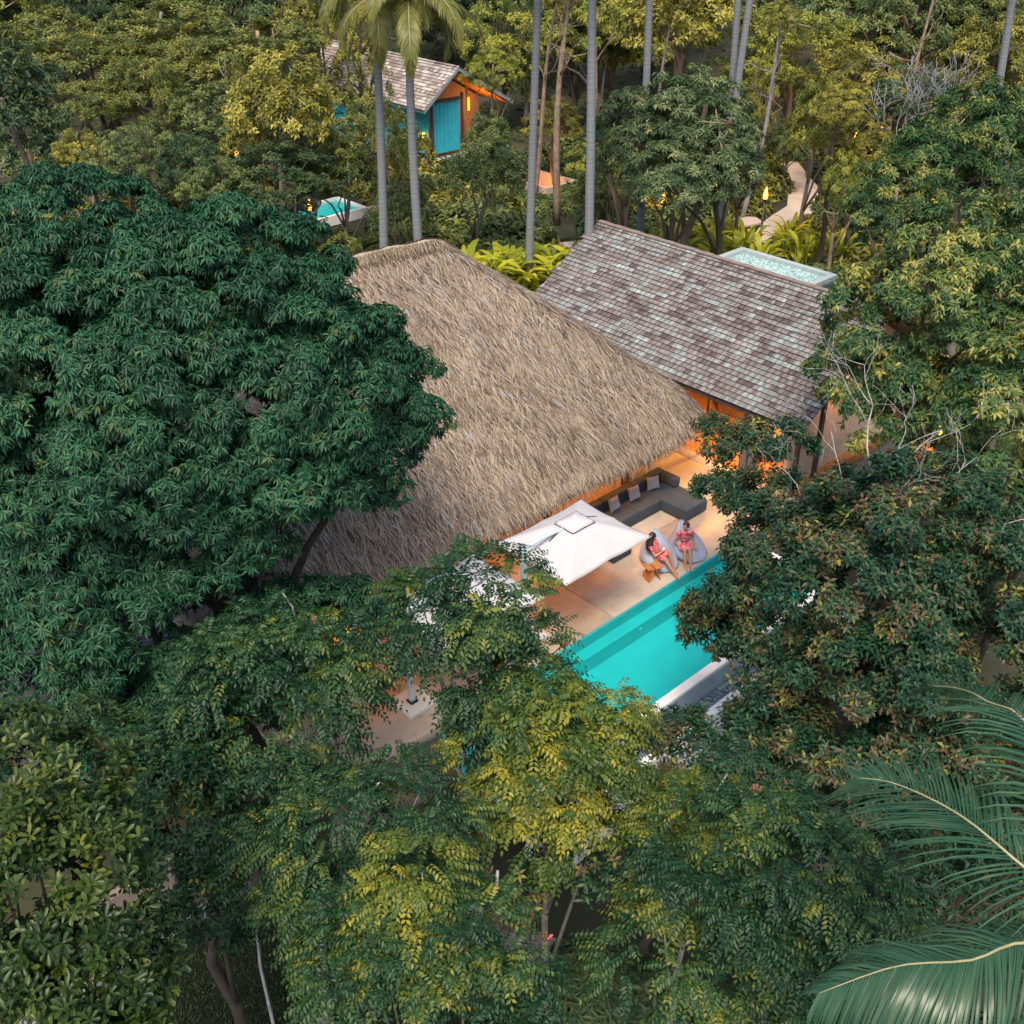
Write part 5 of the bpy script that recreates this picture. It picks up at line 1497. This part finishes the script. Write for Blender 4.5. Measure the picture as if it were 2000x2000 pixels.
BT = [
 ('olive tree with a flat crown at the top left, nearest the corner','spread','leaf_olive',-25.5,64,7.2,3.0,2.4),
 ('wide olive tree below the top left corner','spread','leaf_olive',-22.2,60,6.6,3.4,2.2),
 ('olive crown at the top edge left of the spreading forked tree','spread','leaf_olive',-19.4,66,7.3,3.6,2.2),
 ('spreading olive tree with pale forked limbs near the far villa roof','spread','leaf_olive',-12.3,58,7.6,3.3,2.2),
 ('olive tree between the two flat crowns at the top left','spread','leaf_olive',-15.4,57,7.0,2.3,1.9),
 ('small flat olive tree on the left slope below the wide one','spread','leaf_olive',-19.6,52,6.3,2.0,1.4),
 ('rounded olive tree left of the slender pale trunk','round','leaf_olive',-17.6,54,6.2,2.0,1.7),
 ('slender olive tree with a narrow crown at the left','tall','leaf_olive',-14.9,50,6.2,1.1,1.5),
 ('dark blue green tree on the left edge above the big tree','coarse','leaf_dark',-20.4,46,6.6,2.0,2.6),
 ('dark tree in the shade at the top left edge','coarse','leaf_dark',-24,55,6.5,2.2,2.2),
 ('round dark green tree just above the big tree top','round','leaf_mid',-14.5,42,6.4,1.2,1.05),
 ('small golden tree above the big dark tree at the left','coarse','leaf_golden',-17.0,44,6.1,.85,.85),
 ('mid green tree behind the slender olive one','round','leaf_mid',-13.2,50,5.6,2.1,1.8),
 ('golden leaved tree left of the far villa roof','coarse','leaf_golden',-9.1,46,7.5,1.9,2.0),
 ('small golden tree beside the orange lamp at the left','coarse','leaf_golden',-11.0,47,5.5,1.1,1.3),
 ('olive tree in front of the far villa roof','coarse','leaf_olive',-8.6,49,5.0,1.3,1.5),
 ('broad dark olive tree above the far plunge pool','round','leaf_dark',-9.2,44,5.2,2.2,1.3),
 ('olive tree in shade left of the broad dark one','round','leaf_dark',-13.2,46,4.9,1.7,1.4),
 ('low olive tree right above the big tree shoulder','round','leaf_mid',-11.2,42,5.4,1.2,1.0),
 ('tall golden tree behind the left palm trunk','tall','leaf_golden',-7.8,58,7.6,1.6,2.6),
 ('slim olive tree between the two near palm trunks','tall','leaf_olive',-5.1,46,5.6,.9,2.3),
 ('olive tree left of the near palm trunks at roof height','coarse','leaf_olive',-6.9,46,4.6,1.4,1.4),
 ('olive bush tree between the palm trunks above the thatch ridge','round','leaf_mid',-4.5,44,3.7,1.2,1.2),
 ('leafy olive tree hiding the long side of the far villa','round','leaf_olive',-6.6,54,4.4,1.9,1.9),
 ('golden tuft tree left of the far villa gable','whorl','leaf_golden',-5.0,57,2.9,1.0,1.2),
 ('olive tree against the far villa roof at the left','coarse','leaf_olive',-10.4,57,5.4,2.0,1.6),
 ('dark bushy tree in front of the far plunge pool','whorl','leaf_dark',-10.6,52,1.4,1.1,.8),
 ('olive green bush tree left of the thatch ridge end','coarse','leaf_olive',-6.6,41,2.6,1.1,1.0),
 ('dark green tree right below the orange lit box','round','leaf_mid',3.6,51,2.4,1.0,1.0),
 ('yellow green tree under the blue grey palm','whorl','leaf_yellow',4.3,54,3.2,1.3,1.3),
 ('green tree behind the shingle ridge near the path','round','leaf_mid',4.6,50,3.4,1.3,1.4),
 ('green tree in the shade behind the torch lamp','round','leaf_dark',10.4,58,4.0,1.9,2.0),
 ('low green tree leaning over the far bend of the pink path','whorl','leaf_mid',14.9,60,2.6,1.1,1.2),
 ('thin yellow green tree on the near bank of the pink path','tall','leaf_yellow',12.2,57,3.2,.7,1.5),
 ('olive tree closing the pink path at its upper end','coarse','leaf_olive',15.2,69,4.2,2.0,1.9),
 ('golden tree at the top edge left of the palm crowns','round','leaf_golden',-11.3,70,7.4,2.0,1.9),
 ('bright yellow green tree right of the far villa gable','whorl','leaf_yellow',-.95,60,6.2,1.3,1.2),
 ('green tree in front of the far villa right eave','coarse','leaf_mid',-1.1,53,4.6,.9,1.2),
 ('dense green tree below the far villa beside the orange lit box','coarse','leaf_mid',-1.3,47,4.5,1.6,1.4),
 ('dark bluish tree at the top right of the far villa','round','leaf_dark',-.7,85,5.4,3.6,3.3),
 ('dark tree at the top edge above the far villa','round','leaf_dark',-4.5,88,4.8,3.0,3.0),
 ('golden tree between the two right palm trunks','whorl','leaf_golden',2.2,60,3.6,1.4,1.2),
 ('yellow tree at the top between palm trunks','whorl','leaf_yellow',3.6,72,6.1,2.1,1.8),
 ('golden tree at the top right of the blue grey palm','whorl','leaf_golden',6.5,75,5.4,2.2,2.2),
 ('tall green tree in the gap beside the blue grey palm','tall','leaf_mid',.9,76,4.4,1.8,3.2),
 ('pale leaved whorl tree, left crown of its group','whorl','leaf_pale',5.0,45,6.4,1.9,1.9),
 ('pale leaved whorl tree, highest crown of its group','whorl','leaf_pale',7.0,44.5,7.4,2.2,1.6),
 ('pale leaved whorl tree, right crown of its group','whorl','leaf_pale',7.9,43,6.0,1.7,1.7),
 ('pale leaved whorl tree, lowest crown of its group','whorl','leaf_pale',6.1,42,5.6,1.8,1.4),
 ('bright yellow green tree at the top right','spread','leaf_yellow',15.4,66,7.1,3.0,2.4),
 ('yellow green tree under the bright top right one','spread','leaf_yellow',13.6,64,5.4,2.0,1.6),
 ('slim golden tree above the pink path','tall','leaf_golden',13.2,61,4.2,1.1,1.9),
 ('golden olive tree right of the bright top right tree','whorl','leaf_golden',17.8,60,5.8,2.2,1.9),
 ('slim yellow tree beside the pink path','whorl','leaf_yellow',13.6,50,5.8,1.3,1.9),
 ('dark slim tree with the torch lamp in front of it','tall','leaf_dark',9.9,48,4.9,.9,1.7),
 ('green forest tree at the top right behind the golden ones','round','leaf_mid',23,70,6.6,3.0,3.0),
 ('dark forest tree near the top right palm trunk','round','leaf_dark',26.5,72,6.2,3.4,3.4),
 ('golden olive tree at the top right edge','whorl','leaf_golden',24.6,60,6.3,2.4,2.4),
 ('greyish golden tree with bare twigs at the right','whorl','leaf_pale',18.5,52,6.2,2.1,1.5),
 ('golden tree below the greyish one at the right','whorl','leaf_golden',15.6,50,5.0,1.4,1.2),
 ('narrow yellow tree right of the pink path','whorl','leaf_yellow',13.6,45.5,4.6,.9,1.2),
 ('green tree with light leaf tips at the right above the tall tufted tree','whorl','leaf_lit',13.7,36,7.4,1.9,1.5),
 ('green tree at the right edge above the tall tufted tree','whorl','leaf_lit',16.2,37,7.8,1.9,1.8),
 ('green tree between the pink path and the tall tufted tree','whorl','leaf_lit',11.9,34,7.0,1.5,1.4),
 ('green tree in shade at the right edge of the forest','whorl','leaf_lit',17.0,42,7.2,2.2,2.0),
 ('dark green tree on the right edge behind the tufted tree','whorl','leaf_lit',14.4,30,6.6,2.0,2.0),
]
for lb, kind, mat, x, y, z, rx, rz in BT:
    bg_tree(lb, x, y, z-.1, rx*1.22, rz*1.2, kind, mat, rnd.choice(['darkbark','bark','tanbark']))
# the wood behind: trees nobody can tell apart
def blocked(x, y):
    a, b = toL(x, y)
    if 18 < a < 27.5 and 33 < b < 56: return True
    if y < 72 and abs(x - y*(-.055)) < 3.2: return True           # view to the far villa
    if abs(x-(14+ (y-50)*.1)) < 2.4 and y < 70: return True
    return False
cnt = 0
while cnt < 290:
    y = 64 + 86*GB.random()**.75; x = GB.uniform(-.56,.56)*y
    if blocked(x, y): continue
    cnt += 1
    r = GB.uniform(2.2,4.0); gz = float(gh(x,y)); hgt = GB.uniform(5.0,8.5)
    mat = GB.choice(['leaf_dark','leaf_mid','leaf_olive','leaf_golden','leaf_mid','leaf_yellow'] if y < 95 else ['leaf_dark','leaf_mid','leaf_olive','leaf_golden'])
    bg_tree('forest tree in the dense wood on the slope behind the villas', x, y, gz+hgt, r, r*GB.uniform(.75,1.15), GB.choice(['round','tall','whorl','coarse']), mat,
            GB.choice(['darkbark','bark','tanbark']), 'trees of the dense wood')
# slender bare trunks
def thin_trunk(x, y, h, r, label, lean=(0,0), bark='tanbark', kind='whorl', mat='leaf_golden', cr=1.3):
    gz = float(gh(x,y))-.1
    root = tag(empty('tree', (x,y,gz)), label, 'tree')
    pts = [(lean[0]*t+.18*math.sin(t*5+x), lean[1]*t+.12*math.sin(t*4+y), h*t) for t in np.linspace(0,1,9)]
    m = MB().tube(pts, [r*(1.2-.7*i/8) for i in range(9)], 8)
    for k in range(4): branchy(m, pts[5+k%3], (GB.normal(),GB.normal(),.8), 1.4, r*.35, 1, GB, .3)
    m.build('trunk', M[bark], root)
    c = bpy.data.objects.new('crown', LIB[kind][0]); COL.objects.link(c); c.parent = root
    c.location = (lean[0], lean[1], h); c.scale = (cr,cr,cr*.9)
    c.material_slots[0].link='OBJECT'; c.material_slots[0].material = M[mat]
thin_trunk(2.1,55,11.5,.17,'slender tan trunk left of the blue grey palm',(.5,0))
thin_trunk(.9,58,10.5,.12,'thin leaning tan trunk right of the curved palm',(1.4,0))
thin_trunk(4.6,60,11,.12,'thin tan trunk right of the blue grey palm',(-.8,0))
thin_trunk(7.4,62,10,.10,'thin pale trunk in the wood above the pale leaved tree',(1.2,0),'bark')
thin_trunk(11.9,56,9.5,.12,'forked grey trunk left of the pink path',(.9,0),'palebark','tall','leaf_olive')
thin_trunk(13.3,47,7.5,.12,'dark slender trunk right of the pink path',(.3,0),'darkbark')
thin_trunk(21.5,62,12,.10,'thin pale trunk at the upper right',(.2,0),'tanbark')
thin_trunk(-12.4,54,7.2,.12,'pale slender trunk among the olive trees at the left',(-.3,0),'palebark','tall','leaf_olive',1.0)
# leafless grey tree at the upper right
lt_ = tag(empty('bare_tree', (17.6,50,-.3)), 'grey leafless tree with fine twigs at the upper right', 'tree')
mb = MB().tube([(0,0,0),(.1,0,2),(.05,.1,4.5)], [.12,.10,.07], 7)
for k in range(7): branchy(mb, (.05,.1,4.0+.1*k), (GB.normal(),GB.normal(),.9), 1.9, .045, 4, GB, .2, minr=.012)
mb.build('trunk', M['palebark'], lt_)

# ------------------------------------------------------------------ undergrowth
def unit_shrub(g, style):
    P = rdir(420, g)*g.uniform(.35,1,(420,1))**.5*np.array([1,1,.8]); P[:,2] = np.abs(P[:,2])
    d = nrm(P + np.array([0,0,.6])); a = np.clip(g.normal(.45,.2,len(P)),0,1)
    if style: V,F,v = scatter_leaves(P,d,a,g,K=7,L=.20,w=.40,tl=.2,T=LEAF2,droop=.3)
    else: V,F,v = rosettes(P[::2],d[::2],a[::2],g,K=7,L=.32,w=.20,droop=.4,T=LEAF2)
    me = np_mesh('foliage', V, F, v); me.materials.append(M['leaf_mid']); return me
SHR = [unit_shrub(GB, 1), unit_shrub(GB, 1), unit_shrub(GB, 0)]
def shrub(x, y, s, mat, label, group=None):
    o = bpy.data.objects.new('shrub', SHR[int(GB.integers(3))]); COL.objects.link(o)
    o.location = (x, y, float(gh(x,y))-.15); o.scale = (s,s,s*GB.uniform(.7,1.1)); o.rotation_euler = (0,0,GB.random()*6.28)
    o.material_slots[0].link='OBJECT'; o.material_slots[0].material = M[mat]
    tag(o, label, 'shrub', group)
def free(x, y, m=0):
    if -3.2 < x < 3.6 and 34 < y < 42.5: return False
    if -11 < x < -6 and 49.5 < y < 57: return False
    if -.6 < x < 3.6 and 53 < y < 61: return False
    if 5.6 < x < 11.4 and 44 < y < 50: return False
    a, b = toL(x, y)
    if -19.5-m < a < 3.5+m and -4-m < b < 13.2+m: return False
    if 2-m < a < 11+m and -.5-m < b < 12+m: return False
    if 11.5-m < a < 15+m and 5.5-m < b < 11+m: return False
    if 18.5-m < a < 27+m and 35-m < b < 55+m: return False
    if 18.5 < a < 22.5 and 25.5 < b < 31: return False
    if 7 < a < 13 and 30 < b < 35.5: return False
    if y > 50 and abs(x-(12.2+(y-52)*.35)) < 1.9 and y < 68: return False
    if abs(y-(50.3+.35*x)) < 1.2 and 2 < x < 13: return False
    return True
n = 0
while n < 280:
    y = 36 + 34*GB.random(); x = GB.uniform(-.52,.5)*y
    if not free(x, y, .8): continue
    n += 1
    shrub(x, y, GB.uniform(1.1,2.5), GB.choice(['leaf_mid','leaf_dark','leaf_olive','leaf_mid','leaf_golden']), 'undergrowth shrub among the tree trunks beyond the villas', 'undergrowth shrubs beyond the villas')
n = 0
while n < 90:
    y = 5 + 20*GB.random(); x = GB.uniform(-.75,.75)*y
    a, b = toL(x, y)
    if not free(x, y, .9) or b > 2: continue
    n += 1
    shrub(x, y, GB.uniform(.7,1.4), GB.choice(['leaf_dark','leaf_front','leaf_brown']), 'dark low shrub in the shade below the near trees', 'shaded shrubs below the near trees')
def ground_cover():
    g = GB; n = 16000
    y = 30 + 85*g.random(n)**1.25; x = g.uniform(-.6,.6,n)*y
    k = np.array([free(a, b, .3) for a, b in zip(x, y)]); x, y = x[k], y[k]
    P = np.stack([x, y, gh(x, y)+.05], 1); d = nrm(np.stack([g.normal(size=len(x))*.3, g.normal(size=len(x))*.3, np.ones(len(x))],1))
    V,F,v = rosettes(P, d, np.clip(g.normal(.35,.18,len(x)),0,1), g, K=6, L=.42, w=.28, droop=.15, T=LEAF2)
    tag(link('ground_cover', np_mesh('ground_cover', V, F, v), M['leaf_mid']), 'low leafy ground cover under the trees behind the villas', kind='stuff')
ground_cover()
for _x, _y, _s in ((.5,57.6,1.3),(1.5,57.2,1.2),(2.5,57.4,1.4),(3.2,58.4,1.3),(-8.2,52.6,.9),(-9.4,53.0,1.0)):
    shrub(_x, _y, _s, 'leaf_mid', 'undergrowth shrub among the tree trunks beyond the villas', 'undergrowth shrubs beyond the villas')
# ginger clumps with long upright leaves, each leaf an object
def ginger_leaf(g):
    L = 1; n = 7; V, F = [], []
    for i in range(n):
        t = i/(n-1); w = .085*math.sin(min(1,t*.96+.05)*math.pi)**.65
        z = t*.95-.35*t**3; x = .55*t**2.2
        V += [(x-.015,-w,z+.012),(x,0,z),(x-.015,w,z+.012)]
    for i in range(n-1):
        a = i*3
        F += [(a,a+1,a+4),(a,a+4,a+3),(a+1,a+2,a+5),(a+1,a+5,a+4)]
    return V, F
gv, gf = ginger_leaf(GB)
GL = []
for t in range(5):
    me = np_mesh('leaf', np.array(gv), np.array(gf), np.full(len(gv), .15+.19*t), True); me.materials.append(M['leaf_ginger']); GL.append(me)
def ginger(x, y, hgt, nl, spread, label, group, bright=0, z=None):
    root = tag(empty('ginger_plant', (x,y,(float(gh(x,y))-.1) if z is None else z)), label, 'plant', group)
    for k in range(nl):
        a = GB.random()*6.28; r = spread*GB.random()**.5
        o = bpy.data.objects.new('leaf', GL[int(np.clip(GB.normal(2+bright,1.1),0,4))]); o.parent = root; COL.objects.link(o)
        hz = hgt*GB.uniform(.15,.62)
        o.location = (math.cos(a)*r, math.sin(a)*r, hz)
        o.rotation_euler = (GB.normal()*.15, GB.uniform(-.05,.34), a+GB.normal()*.5)
        s = GB.uniform(.75,1.15)*hgt*.5
        o.scale = (s, s*GB.uniform(.8,1.2), s)
    m = MB()
    for k in range(6):
        a = GB.random()*6.28; r = spread*.6*GB.random()
        m.tube([(math.cos(a)*r,math.sin(a)*r,0),(math.cos(a)*r*1.2,math.sin(a)*r*1.2,hgt*.6)], [.02,.012], 5)
    m.build('stem', M['stalk'], root)
GG = 'yellow green ginger plants round the villas'
for i,(x,y) in enumerate([(-1.7,41.2),(-1.1,40.6),(-.5,41.3),(.1,40.5),(.6,41.4),(1.1,40.6),(1.6,41.3),(2.1,40.5),(2.4,41.6),(-.2,42.0),(1.3,42.2)]):
    ginger(x, y, 3.7, 64, .6, 'bright yellow green ginger plant in the gap between thatch and shingle roofs', GG, 1.3)
for i,(x,y) in enumerate([(7.2,48.5),(8.1,49.2),(9.0,48.2),(9.7,49.4),(10.5,48.6),(6.4,46.9),(7.3,46.4),(8.2,46.9),(9.0,46.3),(9.8,46.9),(10.6,46.2)]):
    ginger(x, y, 2.6, 34, .6, 'ginger plant in the row behind the shingle ridge, left of the torch lamp', GG, 1.0)
for i,(x,y) in enumerate([(12.4,49.0),(13.1,49.8),(13.9,48.4),(14.6,47.6),(12.9,47.4)]):
    ginger(x, y, 2.4, 24, .6, 'tall ginger plant right of the torch lamp beside the pink path', GG, .8)
for i,(x,y) in enumerate([(-6.6,44.6),(-5.6,44.2),(-4.3,44.8),(-2.3,45.4),(-1.3,46.0),(-.3,45.2),(.3,46.4)]):
    ginger(x, y, 2.3, 22, .6, 'darker ginger plant behind the thatch ridge near the palm trunks', GG, -.9)
